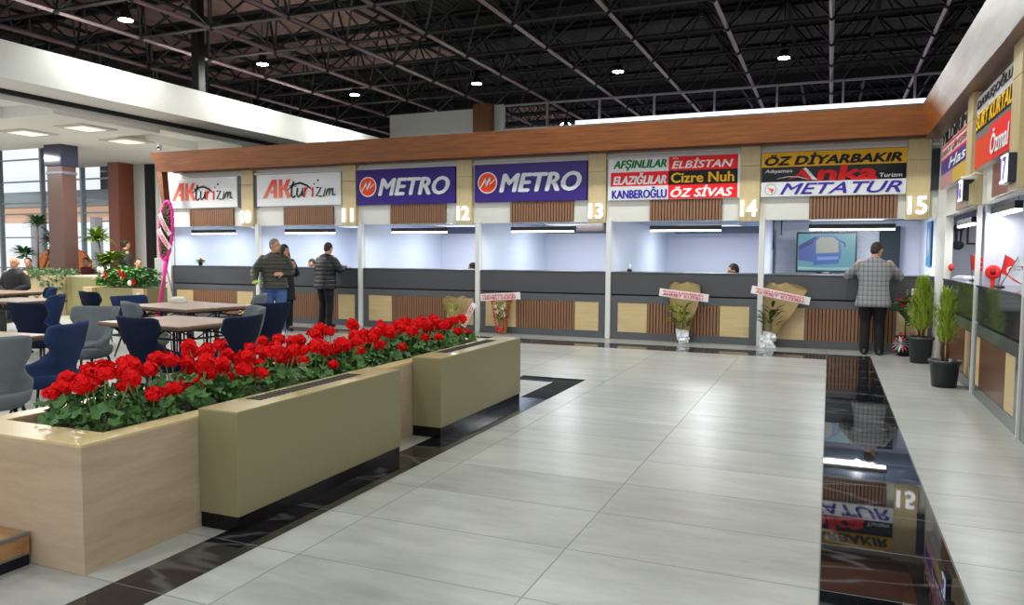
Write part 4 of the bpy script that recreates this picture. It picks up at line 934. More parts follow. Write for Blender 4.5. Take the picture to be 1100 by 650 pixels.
for i in range(40): a = rnd.random()*6.28; z = rnd.uniform(.1, .35) if i < 26 else rnd.uniform(.65, .95); leafblade(m, (cos(a)*.06, sin(a)*.06-.04, z), (cos(a), sin(a)-.4, rnd.uniform(-.3, .6)), .12, .03, .1)
m.build('red_wrap', M_RED, rp)
m = MB()
for i in range(14): a = i*.45; leafblade(m, (-.06, -.12, .2), (cos(a), -.2, sin(a)), .13, .025, .1)
m.build('white_bow', M_TISSUE, rp)
MB().rbox(.06, .17, -.1, -.09, .84, 1.02, .002).build('gift_card', P('card white', 'f1e9ea'), rp); 
m = MB()
for z in (.87, .92, .97): m.box(.075, .155, -.103, -.1, z, z+.02)
m.build('card_print', M_RED, rp)

def palm(label, loc, sc, clusters, yellow):
    t_ = thing('potted_dracaena', label, 'potted plant', loc); m = MB(); st = MB()
    for (x, y, z) in clusters:
        st.tube([(x*.3, y*.3, 0), (x*.7, y*.7, z*.5), (x, y, z)], [.03, .022, .015], 7)
        for i in range(72):
            a = i*2.4; e = rnd.uniform(-.1, 1.5); leafblade(m, (x, y, z-.16*rnd.random()), (cos(a), sin(a), e), rnd.uniform(.38, .6)*sc, .05*sc, .3)
    st.build('trunk', plain('dracaena_trunk', '6a5238', .8), t_); m.build('foliage', yellow, t_); MB().lathe([(.16, -.5), (.2, .02), (.17, .02), (.01, -.02)], 16).build('pot', M_SOIL, t_); return t_
palm('tall dark green dracaena before the windows, left of the brown column', (-19.2, 13.6, .95), .8, [(-.5, 0, .55), (.05, 0, 1.35), (.45, .1, .9), (.75, 0, .55)], plain('dracaena_dark', '38603a', .5, var=.3))
palm('yellow-green dracaena between the two brown columns', (-17.0, 13.9, .95), .85, [(-.35, 0, 1.0), (.2, 0, .45), (-.1, 0, .35)], plain('dracaena_yellow', '6f8a2a', .5, var=.3))

def farplanter(label, x0, x1, y0, y1, h, mat):
    t_ = thing('hall_planter', label, 'planter', ((x0+x1)/2, (y0+y1)/2, 0)); a, b = (x1-x0)/2, (y1-y0)/2
    MB().rbox(-a, a, -b, b, 0, h, .006).build('box', mat, t_); return t_, a, b
M_BEIGEBOX = plain('planter_beige', 'bba77e', .45, var=.05); M_OLIVEB = plain('planter_olive', '8d875c', .4, .2, var=.05)
p_, a, b = farplanter('beige planter box with trailing green plants, at the left before the columns', -18.15, -16.6, 12.2, 12.9, .93, M_BEIGEBOX)
m = MB()
for i in range(420):
    x = rnd.uniform(-a, a+.25); y = rnd.uniform(-b, b*.3); z = .93+rnd.uniform(0, .16)
    if rnd.random() < .3: y = -b-.03; z = .95-rnd.random()*.35*(1 if x > .2 else .3)
    leaf_disc(m, (x, y, z), (rnd.uniform(-1, 1), -.8, rnd.uniform(-.2, 1)), rnd.uniform(.03, .06), 6)
m.build('trailing_foliage', plain('trailing_leaf', '46613a', .6, var=.4), p_)
p_, a, b = farplanter('olive planter block with pale stone top under the yellow-green dracaena', -16.55, -15.55, 12.4, 13.2, .9, M_OLIVEB)
MB().rbox(-a, a, -b, b, .9, .94, .005).build('stone_top', plain('stone_top', 'b8b0a4', .3), p_)
p_, a, b = farplanter('olive planter box full of leafy flowers behind the cafe chairs', -15.25, -13.8, 12.15, 12.8, .7, M_OLIVEB)
MB().rbox(-a-.3, -a-.01, -b-.1, b-.2, 0, .7, .004).build('side_box', M_BEIGEBOX, p_); MB().rbox(a-.32, a+.004, -b-.004, -b+.1, 0, .7, .002).build('end_panel', M_BEIGEBOX, p_)
MB().rbox(a-.2, a-.1, -b-.012, -b-.004, .45, .6, .002).build('socket', M_WHITE, p_)
for mat, n, nm in ((plain('lush_leaf', '2f6a22', .5, var=.45, nscale=9), 520, 'foliage'), (plain('lush_leaf_light', '5b9a3a', .5, var=.3), 130, 'foliage')):
    m = MB()
    for i in range(n):
        x = rnd.uniform(-a-.1, a); u = (x/a); z = .72+rnd.random()*(.42-.12*u*u); leafblade(m, (x, rnd.uniform(-b, b), z), (rnd.uniform(-1, 1), rnd.uniform(-1, .4), rnd.uniform(.1, 1.2)), rnd.uniform(.1, .2), .04, .5)
    m.build(nm, mat, p_)
for (x, z) in ((.2, .98), (.1, 1.05), (-.35, .98), (.5, .85)):
    m = MB()
    for k in range(9): leafblade(m, (x, -b-.05, z), (cos(k*.7), -.4, sin(k*.7)), .08, .025, .1)
    m.build('red_flower', M_PETAL, p_)
for c_, r_ in (((.42, -b-.08, .82), (.06, .03, .06)), ((-.45, -b-.05, 1.08), (.05, .03, .08)), ((-.6, -b-.02, 1.1), (.04, .03, .07))): MB().ball(c_, r_, 10, 6).build('white_flower', P('flower white', 'e8e4d4', .6), p_)

# =====================  PEOPLE  =====================
M_SKIN = plain('skin_warm', 'c08a6c', .55, var=.06); M_EYE = plain('eye_dark', '1d1512', .3)
HAIRC = {'grey': plain('hair_grey', '77736e', .8, var=.4, nscale=60), 'black': plain('hair_black', '16120f', .6, var=.3, nscale=60), 'dark': plain('hair_dark_brown', '2c2119', .7, var=.3, nscale=60), 'blond': plain('hair_grey_blond', '9c8a70', .7, var=.4, nscale=60)}
def quilted(name, c, step, rough=.5):
    t = NT(name); v = t.coord(); sp = t.n('ShaderNodeSeparateXYZ'); t.l(v, sp.inputs[0])
    w_ = t.math('ABSOLUTE', t.math('SINE', t.math('MULTIPLY', sp.outputs[2], pi/step))); h = t.math('POWER', w_, .4)
    n_ = t.noise(v, 12, 3); hh = t.math('ADD', h, t.math('MULTIPLY', n_, .5)); t.bump(hh, .7, .015)
    base = srgb(c); t.l(t.mix(n_, tuple(x*.7 for x in base[:3])+(1,), tuple(x*1.3 for x in base[:3])+(1,)), t.b.inputs['Base Color']); t.val(Roughness=rough); return t.m
def checked(name):
    t = NT(name); v = t.coord(); sp = t.n('ShaderNodeSeparateXYZ'); t.l(v, sp.inputs[0])
    def band(o, st, w_): return t.math('LESS_THAN', t.math('FRACT', t.math('DIVIDE', t.math('ADD', o, 5), st)), w_)
    k = t.math('MAXIMUM', band(sp.outputs[0], .062, .14), band(sp.outputs[2], .072, .13)); k2 = t.math('MAXIMUM', band(t.math('ADD', sp.outputs[0], .03), .062, .2), band(t.math('ADD', sp.outputs[2], .03), .072, .2))
    n_ = t.noise(v, 90, 2); c = t.mix(t.math('MULTIPLY', k2, .35), t.mix(n_, srgb('74767a'), srgb('8b8d90')), srgb('a2a4a6')); t.l(t.mix(t.math('MULTIPLY', k, .6), c, srgb('3c3e44')), t.b.inputs['Base Color']); t.val(Roughness=.9); return t.m
def limb(m, a, b, c, ra, rb, rc, seg=14):
    a, b, c = Vector(a), Vector(b), Vector(c)
    m.tube([a, a.lerp(b, .35), a.lerp(b, .75), b, b.lerp(c, .3), b.lerp(c, .7), c], [ra, ra*1.0, (ra+rb)/2, rb, rb*1.04, (rb+rc)/2, rc], seg, 'round')
def hand(m, w_, d, upv, curl=.5, side=1, k=1.0):
    """palm, four unequal fingers, thumb; d: direction of the fingers, upv: back of the hand"""
    d = Vector(d).normalized(); u = Vector(upv); u = (u-d*u.dot(d)).normalized(); s = d.cross(u)*side; w_ = Vector(w_)
    for q in (-.028, -.01, .01, .028): m.tube([w_+s*q*.6*k, w_+s*q*k+d*.08*k], [.014*k, .012*k], 8, 'round')
    for q, L_ in ((-.031, .062), (-.0105, .074), (.0105, .078), (.031, .068)):
        p = w_+s*q*k+d*.08*k; a1 = curl*.6; p1 = p+(d*cos(a1)-u*sin(a1))*L_*.45*k; a2 = curl*1.3; p2 = p1+(d*cos(a2)-u*sin(a2))*L_*.32*k; a3 = curl*1.9; p3 = p2+(d*cos(a3)-u*sin(a3))*L_*.23*k
        m.tube([p, p1, p2, p3], [.0095*k, .009*k, .0085*k, .0075*k], 8, 'round')
    t0 = w_+s*.03*k+d*.025*k; t1 = t0+(s*.8+d*.6-u*.3).normalized()*.035*k; t2 = t1+(s*.3+d*.9-u*.5).normalized()*.032*k
    m.tube([t0, t1, t2], [.013*k, .011*k, .009*k], 8, 'round')
def head_rot(yaw, pitch, c): return Matrix.Translation(c) @ Matrix.Rotation(yaw, 4, 'Z') @ Matrix.Rotation(pitch, 4, 'X') @ Matrix.Translation(-Vector(c))
def person(label, loc, rz, hgt=1.74, sh=.2, girth=1.0, legs=None, arms=None, yaw=0, pitch=0, lean=0., hair='dark', hair_style='short', top=None, top_hem=.82, top_r=1.12, trousers=None, shoe=None, seated=False, voxel=.0095, cat='person', bald=False, upper=False, glasses=False, skirt=0):
    t_ = thing('person', label, cat, loc, rz); k = hgt/1.74
    sy = -lean                        # forward offset of the shoulders
    def V(x, y, z): return (x*k, y*k, z*k)
    HC = Vector(V(0, -.03+sy*1.15, 1.615)); R_ = head_rot(yaw, pitch, Vector(V(0, sy*1.1, 1.5)))
    b = MB()
    # head
    s0 = len(b.v)
    b.ball(HC+Vector(V(0, .012, .02)), (.077*k, .096*k, .1*k), 20, 14); b.ball(HC+Vector(V(0, -.022, -.045)), (.058*k, .068*k, .072*k), 18, 12); b.ball(HC+Vector(V(0, -.055, -.088)), (.026*k, .022*k, .022*k), 10, 8)
    b.tube([HC+Vector(V(0, -.086, .022)), HC+Vector(V(0, -.106, -.018))], [.009*k, .016*k], 8, 'round'); b.tube([HC+Vector(V(-.018, -.085, -.052)), HC+Vector(V(.018, -.085, -.052))], .008*k, 8, 'round')
    b.tube([HC+Vector(V(-.04, -.078, .03)), HC+Vector(V(.04, -.078, .03))], .011*k, 8, 'round')
    for s in (-1, 1): b.ball(HC+Vector(V(s*.079, .005, -.01)), (.011*k, .02*k, .032*k), 8, 8)
    for i in range(s0, len(b.v)): b.v[i] = tuple(R_ @ Vector(b.v[i]))
    b.tube([V(0, sy, 1.42), R_ @ (HC+Vector(V(0, .02, -.06)))], [.062*k, .056*k], 14, 'round')
    g = girth
    # torso
    def torso(m, e, z0, zt_=1.45, belly=0):
        rows = [(.86, .165, .115), (.94, .168, .12), (1.03, .155, .115), (1.12, .155, .115), (1.22, .168, .12), (1.32, .18, .12), (1.39, .17, .105), (1.44, .12, .08), (1.48, .07, .065)]
        m.loft([(0, sy*max(0, (z-.9)/.5)*k, z*k, (rx*(sh/.2 if z > 1.2 else 1)*(g if z < 1.3 else 1)+e)*k, (ry*g+e)*k) for z, rx, ry in rows if z >= z0-.001], 22, True, 2.4)
    torso(b, 0, .86)
    arms = arms or {}
    joints = {}
    for s in (-1, 1):
        A = Vector(V(s*sh, sy, 1.40)); E, W = arms.get(s, (V(s*(sh+.05), .02+sy*.6, 1.12), V(s*(sh+.06), -.05+sy*.4, .87)))[:2]; E, W = Vector(E), Vector(W); joints[s] = (A, E, W)
        limb(b, A, E, W, .055*k, .042*k, .027*k); hd = (W-E).normalized(); opt = arms.get(s, ())
        upv = opt[2] if len(opt) > 2 else (s, -.2, .1); hdd = opt[3] if len(opt) > 3 else hd
        hand(b, W, hdd, upv, .5 if len(opt) < 5 else opt[4], -s, k)
    legs = legs or {s: (V(s*.095, 0, .9), V(s*.1, -.02, .49), V(s*.105, .02, .09)) for s in (-1, 1)}
    lj = {}
    if not upper:
        for s in (-1, 1):
            h_, kn, an = [Vector(q) for q in legs[s][:3]]; lj[s] = (h_, kn, an); limb(b, h_, kn, an, .085*k*g**.5, .055*k, .038*k); b.tube([an, an+Vector((0, -.1*k, -.035*k))], [.04*k, .032*k], 10, 'round')
    remeshed(b, 'body', M_SKIN, t_, voxel, 3)
    # eyes
    for s in (-1, 1):
        m = MB().ball(R_ @ (HC+Vector(V(s*.03, -.084, .012))), .009*k, 8, 6); m.build('eye', M_EYE, t_)
    # hair
    m = MB(); s0 = len(m.v)
    if hair_style == 'short' and not bald:
        m.ball(HC+Vector(V(0, .022, .034)), (.083*k, .098*k, .1*k), 18, 12); m.ball(HC+Vector(V(0, .06, -.01)), (.07*k, .052*k, .07*k), 14, 10)
    elif bald:
        for a in range(9): q = -1.35+a*.34; m.ball(HC+Vector(V(.074*sin(q), .01+.082*cos(q), -.0)), (.02*k, .02*k, .05*k), 8, 6)
    else:
        m.ball(HC+Vector(V(0, .02, .03)), (.088*k, .104*k, .105*k), 18, 12); m.tube([HC+Vector(V(0, .05, .0)), HC+Vector(V(0, .075, -.15)), HC+Vector(V(.0, .07, -.3)), HC+Vector(V(0, .06, -.4))], [.085*k, .095*k, .1*k, .05*k], 14, 'round')
        for s in (-1, 1): m.tube([HC+Vector(V(s*.075, .0, .03)), HC+Vector(V(s*.095, -.01, -.13)), HC+Vector(V(s*.1, -.05, -.3))], [.028*k, .034*k, .02*k], 10, 'round')
    for i in range(s0, len(m.v)): m.v[i] = tuple(R_ @ Vector(m.v[i]))
    # keep the face clear of hair
    if not bald and hair_style == 'short':
        inv = R_.inverted()
        for i in range(len(m.v)):
            q = inv @ Vector(m.v[i]); 
            if q.y < HC.y-.045*k and q.z < HC.z+.075*k: q.y = HC.y-.045*k; m.v[i] = tuple(R_ @ q)
    remeshed(m, 'hair', HAIRC[hair], t_, .009, 2)
    if glasses:
        m = MB(); gz = HC+Vector(V(0, -.1, .01))
        for s in (-1, 1):
            m.tube([gz+Vector(V(s*.032+.024*cos(a), 0, .018*sin(a))) for a in [i*pi/6 for i in range(13)]], .002, 5); m.tube([gz+Vector(V(s*.056, 0, .004)), gz+Vector(V(s*.08, .1, .0))], .002, 5)
        for i in range(len(m.v)): m.v[i] = tuple(R_ @ Vector(m.v[i]))
        m.build('glasses', M_BLACK, t_)
    # jacket
    e = .028*top_r; m = MB()
    torso(m, e, .86)
    if top_hem < .86 and not seated: m.loft([(0, 0, top_hem*k, (.17*g+e+.008+skirt)*k, (.125*g+e+.01+skirt)*k), (0, 0, (top_hem+.03)*k, (.172*g+e+.008+skirt)*k, (.127*g+e+.01+skirt)*k), (0, sy*.1, .98*k, (.158*g+e)*k, (.118*g+e)*k)], 22, True, 2.4)
    for s in (-1, 1):
        A, E, W = joints[s]; limb(m, A+Vector((-s*.025*k, 0, -.035*k)), E, W.lerp(E, .12), .055*k+e, .045*k+e*.9, .036*k+e*.5)
    m.tube([V(0, sy+.005, 1.44), V(0, sy*1.05, 1.50)], [.085*k, .078*k], 16, True)
    remeshed(m, 'jacket', top, t_, .013, 5)
    if not upper:
        m = MB(); 
        for s in (-1, 1):
            h_, kn, an = lj[s]; limb(m, h_, kn, an+Vector((0, 0, -.03)), .1*k*g**.5, .074*k, .066*k)
        m.loft([(0, 0, .8*k, .155*k*g, .118*k*g), (0, 0, .88*k, .168*k*g, .13*k*g), (0, 0, 1.0*k, .16*k*g, .12*k*g)], 20, True, 2.4)
        remeshed(m, 'trousers', trousers, t_, .013, 4)
        for s in (-1, 1):
            h_, kn, an = lj[s]; m = MB(); y0 = an.y; x0 = an.x; tw = s*.02
            zf = an.z-.09*k
            m.loft([(x0, y0-.045*k, zf+.002, .043*k, .135*k), (x0, y0-.045*k, zf+.025, .048*k, .14*k), (x0, y0-.04*k, zf+.05, .045*k, .125*k), (x0, y0-.01*k, zf+.085, .042*k, .07*k), (x0, y0, zf+.11, .04*k, .045*k)], 16, True, 2.3); m.build('shoe', shoe or M_BLACK, t_)
    return t_
OLIVEJ = quilted('jacket_dark_olive', '34332b', .075); BLKJ = quilted('jacket_black', '17181d', .08, .45); BLKC = plain('coat_black', '121216', .8, var=.3, nscale=8)
JEANS = plain('jeans_blue', '3d5a94', .85, var=.3, nscale=9); TRB = plain('trousers_black', '0e0e11', .85, var=.3, nscale=6); SNK = plain('sneaker_white', 'c9c9c4', .6)
# man in checked jacket at counter 15, seen from behind
person('man in grey checked jacket leaning on the right-end counter, seen from behind', (.63, 12.78, 0), pi, 1.72, .21, 1.18,
       arms={-1: ((-.36, -.2, 1.19), (-.16, -.42, 1.235), (0, 0, 1), (.9, -.4, 0)), 1: ((.36, -.2, 1.19), (.2, -.42, 1.235), (0, 0, 1), (-.8, -.5, 0))},
       yaw=radians(-35), pitch=radians(14), lean=.06, hair='dark', bald=False, top=checked('jacket_grey_check'), top_hem=.74, top_r=1.1, skirt=.02, trousers=TRB, glasses=True)
# man in black jacket at counter 11, seen from behind
person('man in black quilted jacket and black trousers at a counter, seen from behind', (-9.42, 12.72, 0), pi+radians(-12), 1.72, .22, 1.15,
       arms={-1: ((-.3, -.12, 1.16), (-.16, -.36, 1.235), (0, 0, 1), (.6, -.8, 0)), 1: ((.34, -.1, 1.16), (.3, -.34, 1.235), (0, 0, 1), (-.5, -.85, 0))},
       yaw=radians(10), pitch=radians(16), lean=.04, hair='dark', top=BLKJ, top_hem=.78, top_r=1.4, trousers=TRB)
# couple walking to the right
pa = person('grey haired man in dark olive quilted jacket and jeans, facing right', (-9.3, 11.05, 0), radians(40), 1.75, .21, 1.2,
       arms={-1: ((-.34, -.02, 1.16), (-.33, -.22, 1.0), (0, -.6, 1), (.2, -.9, -.1), 1.2), 1: ((.3, .04, 1.14), (.14, -.2, 1.12), (0, -.9, .3), (-.9, -.2, 0))},
       yaw=radians(48), lean=0, hair='grey', top=OLIVEJ, top_hem=.84, top_r=1.25, trousers=JEANS, shoe=SNK,
       legs={-1: ((-.1, 0, .9), (-.11, .02, .49), (-.12, .06, .09)), 1: ((.1, 0, .9), (.12, -.06, .5), (.12, -.08, .09))})
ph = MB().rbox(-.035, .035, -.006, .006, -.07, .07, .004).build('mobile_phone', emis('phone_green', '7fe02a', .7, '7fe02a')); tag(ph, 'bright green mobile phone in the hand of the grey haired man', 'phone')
ph.location = pa.matrix_basis @ Vector((-.33+.05, -.36, 1.0)) if False else (-9.3, 11.05, 0)
_m = Matrix.Translation((-9.3, 11.05, 0)) @ Matrix.Rotation(radians(40), 4, 'Z'); ph.location = _m @ Vector((-.3, -.33, .985)); ph.rotation_euler = (radians(70), 0, radians(100))
person('woman with long black hair in black coat, half hidden behind the grey haired man', (-9.62, 11.7, 0), radians(62), 1.66, .175, 1.0,
       arms={-1: ((-.25, 0, 1.12), (-.16, -.2, 1.2), (0, -1, 0), (.4, -.6, .7)), 1: ((.24, 0, 1.1), (.12, -.22, 1.22), (0, -1, 0), (-.4, -.5, .8))},
       yaw=radians(18), hair='black', hair_style='long', top=BLKC, top_hem=.62, top_r=1.3, skirt=.01, trousers=TRB, shoe=M_BLACK)
# clerks behind the counters
SH_L = plain('shirt_light', 'd8c6ca', .8); SH_D = plain('shirt_dark', '23242c', .8)
def clerk(label, x, y, ztop, rz, hair, top, yaw=0, pitch=0, **k): person(label, (x, y, ztop-1.735*.98), rz, 1.70, .18, 1, upper=True, voxel=.011, hair=hair, top=top, yaw=yaw, pitch=pitch, trousers=TRB, **k)
clerk('clerk with grey blond hair behind the left-end counter, only the head visible', -12.05, 13.95, 1.43, radians(30), 'blond', SH_D, radians(20), radians(10))
clerk('clerk with glasses and pinkish shirt left of the man in black jacket', -10.65, 13.95, 1.38, radians(10), 'dark', SH_L, 0, radians(20), glasses=True)
clerk('dark haired clerk behind the counter under the left purple sign', -6.62, 13.9, 1.33, radians(-60), 'dark', SH_D, radians(-10), radians(15))
clerk('dark haired clerk behind the counter under the six-name sign', -1.52, 13.9, 1.36, radians(-60), 'dark', SH_D, radians(-10), radians(15))
# people in the left hall
person('man in dark green jacket standing by the white wall, back turned', (-17.2, 14.6, 0), radians(150), 1.82, .21, 1.05, top=plain('jacket_dark_green', '2a3426', .8), top_hem=.8, trousers=TRB, hair='dark', voxel=.014, yaw=radians(20))
SEATLEG = {s: ((s*.1, 0, .52), (s*.12, -.4, .5), (s*.12, -.38, .09)) for s in (-1, 1)}
def seated(label, x, y, rz, hair, top, hgt=1.7, **k):
    t_ = person(label, (x, y, 0), rz, hgt, .2, 1.1, upper=True, voxel=.014, hair=hair, top=top, trousers=TRB, **k)
    t_.location.z = -.4; m = MB()
    for s in (-1, 1): limb(m, (s*.1, 0, .92), (s*.13, -.42, .9), (s*.13, -.4, .48), .09, .07, .05)
    m.ball((0, 0, .92), (.19, .15, .12)); remeshed(m, 'trousers', TRB, t_, .02, 3)
    for s in (-1, 1): MB().rbox(s*.13-.045, s*.13+.045, -.56, -.33, .405, .49, .02).build('shoe', M_BLACK, t_)
    return t_
seated('bald seated person in black coat with folded hands at the left edge', -16.1, 10.9, radians(20), 'blond', BLKC, 1.78, bald=True, arms={-1: ((-.3, -.05, 1.14), (-.06, -.24, 1.02), (0, 0, 1), (.9, -.2, 0)), 1: ((.3, -.05, 1.14), (.06, -.24, 1.02), (0, 0, 1), (-.9, -.2, 0))})
seated('dark haired person in black sitting right of the standing man in the hall', -15.6, 13.6, radians(60), 'black', BLKC, 1.74)
seated('small dark figure sitting behind the trailing planter', -18.7, 13.0, radians(40), 'dark', SH_D, 1.74)
seated('person in red and black sitting by the brown column', -18.3, 14.3, radians(30), 'dark', plain('jacket_dark_red', '5a1a22', .8), 1.74)
for i, (x, y, rz, lb) in enumerate(((-16.1, 10.95, 20, 'under the bald person'), (-15.6, 13.65, 60, 'under the dark haired person in the hall'), (-18.7, 13.05, 40, 'under the small figure behind the trailing planter'), (-18.3, 14.35, 30, 'under the person in red and black'))):
    st_ = thing('stool', 'dark padded stool '+lb, 'stool', (x, y, 0), radians(rz)); MB().loft([(0, 0, .36, .2, .2), (0, 0, .38, .22, .22), (0, 0, .42, .22, .22), (0, 0, .43, .18, .18)], 18).build('seat', NAVYD, st_)
    for sx in (-1, 1):
        for sy__ in (-1, 1): MB().tube([(sx*.12, sy__*.12, .37), (sx*.16, sy__*.16, 0)], .012, 6).build('leg', M_BLACK, st_)
# orange arched armchairs / shelter seen beyond the trailing planter
oc = thing('orange_booth_seat', 'orange brown arched high-back seat before the windows', 'seat', (-20.6, 15.2, 0), radians(25))
OR_ = plain('orange_brown_leather', 'b5632a', .5, var=.2)
MB().prism([(-.75, .3), (.75, .3), (.75, 1.2), (.6, 1.45), (.3, 1.6), (-.3, 1.6), (-.6, 1.45), (-.75, 1.2)][::-1], 1, .3, .45).build('backrest', OR_, oc); MB().rbox(-.75, .75, -.35, .3, .15, .45, .04).build('seat', OR_, oc)
for s in (-1, 1): MB().rbox(s*.75-.06, s*.75+.06, -.35, .4, .0, 1.0, .03).build('side_panel', OR_, oc)

# =====================  SMALL THINGS  =====================
tv = thing('television', 'large flat screen showing a blue coach on teal, behind the counter under board 15', 'television', (-.055, 14.9, 0))
MB().rbox(-.52, .5, 0, .05, 1.2, 1.93, .006).build('bezel', M_BLACK, tv)
E_ = lambda n_, c, s=.75: emis('screen_'+n_, c, s, '101010')
MB().box(-.49, .47, -.004, 0, 1.23, 1.9).build('screen', E_('teal', '5f9fb0'), tv)
def scr(pts, mat, name, y): MB().prism(pts, 1, y-.001, y).build(name, mat, tv)
scr([(-.48, 1.42), (-.2, 1.38), (-.2, 1.78), (-.48, 1.62)][::-1], E_('bus side', '4a5fa8'), 'coach_side', -.005)
scr([(-.48, 1.6), (-.2, 1.74), (-.17, 1.86), (-.22, 1.84), (-.48, 1.68)][::-1], E_('bus roof', '3b3f80'), 'coach_roof', -.006)
scr([(-.22, 1.33), (.2, 1.36), (.24, 1.5), (.22, 1.78), (.12, 1.86), (-.14, 1.86), (-.22, 1.78)][::-1], E_('bus front', '3c6ab8'), 'coach_front', -.007)
scr([(-.18, 1.54), (.2, 1.56), (.19, 1.76), (.1, 1.84), (-.12, 1.84), (-.18, 1.76)][::-1], E_('windscreen', 'a9aaa2'), 'coach_windscreen', -.009)
scr([(-.16, 1.42), (.2, 1.44), (.2, 1.49), (-.16, 1.48)][::-1], E_('bus light', '7d9ad8'), 'coach_lamps', -.0095); scr([(.22, 1.78), (.3, 1.74), (.31, 1.66), (.29, 1.66), (.28, 1.72), (.22, 1.75)][::-1], E_('mirror', '2e3f78'), 'coach_mirror', -.0095)
scr([(-.48, 1.3), (.0, 1.28), (.45, 1.3), (.45, 1.25), (-.48, 1.25)][::-1], E_('road', '9ec4cc'), 'road', -.005)
MB().ball((-.03, -.1, 1.17), (.14, .08, .07), 14, 8).build('stand', M_BLACK, tv)
MB().box(-.05, .05, -.02, .03, .0, 1.2).build('stand_pole', M_BLACK, tv)
tag(MB().rbox(-.96, .82, 15.38, 15.44, 0, 1.99, .004).build('stone_board', plain('whitewashed_stone', 'b9bfc9', .7, var=.18, nscale=5, scale=(.6, 1, 5), bump=.4)), 'whitewashed stone patterned board behind the flat screen', 'wall panel')
tag(MB().rbox(.83, 1.16, 15.3, 15.38, 0, 2.04, .004).build('dark_curtain', plain('dark_curtain', '28313a', .8, scale=(12, 1, .3), var=.3, nscale=5)), 'dark curtain strip right of the stone board behind the checked jacket man', 'curtain')
ps = thing('wall_poster', 'narrow blue poster on the side wall right of the checked jacket man', 'poster', (1.47, 13.9, 1.7), -pi/2)
MB().rbox(-.28, .28, -.01, 0, -.36, .36, .002).build('sheet', plain('poster_blue', '3f7fae', .4, var=.3, nscale=6), ps); MB().ball((0, -.012, .02), (.15, .004, .24), 14, 8).build('portrait_shape', plain('poster_pale', 'b9b6bd', .4, var=.3), ps)
for (x, lab) in ((-.93, 'left'), (-.8, 'right')):
    tag(MB().rbox(x, x+.02, 14.0, 14.03, 1.6 if lab == 'left' else 1.85, 2.12, .003).build('dark_rail', M_BLACK), 'thin black vertical rail, %s one, high left of the flat screen' % lab, 'rail')

def flag(name_label, loc, rz, ang, red):
    t_ = thing('table_flag', name_label, 'flag', loc, rz)
    MB().lathe([(.04, 0), (.04, .01), (.01, .018), (.008, .03)], 14).build('base', M_BLACK, t_)
    d = Vector((sin(ang), 0, cos(ang))); MB().tube([(0, 0, .01), d*.34], .004, 6).build('pole', M_BLACK, t_)
    m = MB(); n = 8; vs = []
    for y in (0, .002):
        for i in range(n+1):
            for j in range(5):
                u, v_ = i/n, j/4; p = d*(.33-.19*v_)+Vector((cos(ang), 0, -sin(ang)))*.26*u*(1 if red else .95)+Vector((0, y+.018*sin(u*7), -.09*u*(1-.3*v_))); vs.append(p)
    k = (n+1)*5; fs = []
    for i in range(n):
        for j in range(4): a = i*5+j; fs += [(a, a+1, a+6, a+5), (k+a, k+a+5, k+a+6, k+a+1)]
    m.add(vs, fs, True); o = m.build('cloth', M_RED if red else M_TISSUE, t_)
    if red:
        c = d*.235+Vector((cos(ang), 0, -sin(ang)))*.1+Vector((0, -.02, -.04)); cm = MB(); pts = []
        n2_ = 14
        for i in range(n2_+1): a = .7+i*(2*pi-1.4)/n2_; pts.append((c.x+.04*cos(a), c.z+.04*sin(a)))
        for i in range(n2_+1): a = 2*pi-.95-i*(2*pi-1.9)/n2_; pts.append((c.x+.01+.031*cos(a), c.z+.031*sin(a)))
        cm.prism(pts, 1, c.y-.003, c.y); cm.prism([(c.x+.05+.018*cos(a+.3)*(1 if q % 2 == 0 else .4), c.z+.018*sin(a+.3)*(1 if q % 2 == 0 else .4)) for q, a in enumerate([i*pi/5 for i in range(10)])], 1, c.y-.003, c.y); cm.build('emblem', M_TISSUE, t_)
    else: 
        for zz_, tx in ((.2, 'TURİZM'), (.17, 'SEYAHAT')): q = lettering(tx, .1, .2, zz_, zz_+.018, -.025, P('flag print', '54607a'), t_, 0, .01, .001)
    return t_
flag('small red flag with white crescent and star on the corner counter', (1.68, 11.15, 1.195), radians(-12), radians(-6), True)
flag('small red flag crossed behind the white flag on the right glossy counter', (1.6, 9.1, 1.195), radians(-50), radians(12), True)
flag('white table flag with small grey print on the right glossy counter', (1.585, 8.9, 1.195), radians(-8), radians(24), False)
ro = thing('rosette', 'red round rosette standing beside the brochures on the right glossy counter', 'rosette', (1.62, 9.5, 1.195), radians(-10))
m = MB()
for k in range(26): a = k*.2417; m.tube([(0, 0, .14), (.075*cos(a), -.006, .14+.075*sin(a))], [.006, .014], 5)
m.build('pleats', M_RED, ro); MB().tube([(0, -.012, .14), (0, -.02, .14)], .028, 14).build('centre', P('deep red', '8e1418'), ro); MB().box(-.02, .02, -.004, .004, 0, .1).build('tail', M_RED, ro)
br = thing('brochure_stack', 'stack of brochures and papers between the flags on the right glossy counter', 'brochures', (1.75, 9.85, 1.195), radians(-60))
for k, c in enumerate(('d9dde6', '8fa0c8', 'e4e6ee', '3f5c8c')): MB().rbox(-.12+.02*k, .1+.015*k, -.08, .08, .02*k, .02*k+.016, .002).build('brochure', P('brochure'+str(k), c), br)
br = thing('paper_stack', 'low stack of white and violet papers on the corner counter', 'papers', (1.66, 11.6, 1.195), radians(-80))
for k, c in enumerate(('b9b8dd', 'f0f0f4', 'dddff0')): MB().rbox(-.3+.08*k, .25-.05*k, -.07, .07, .018*k, .018*k+.015, .002).build('paper', P('paper'+str(k), c), br)
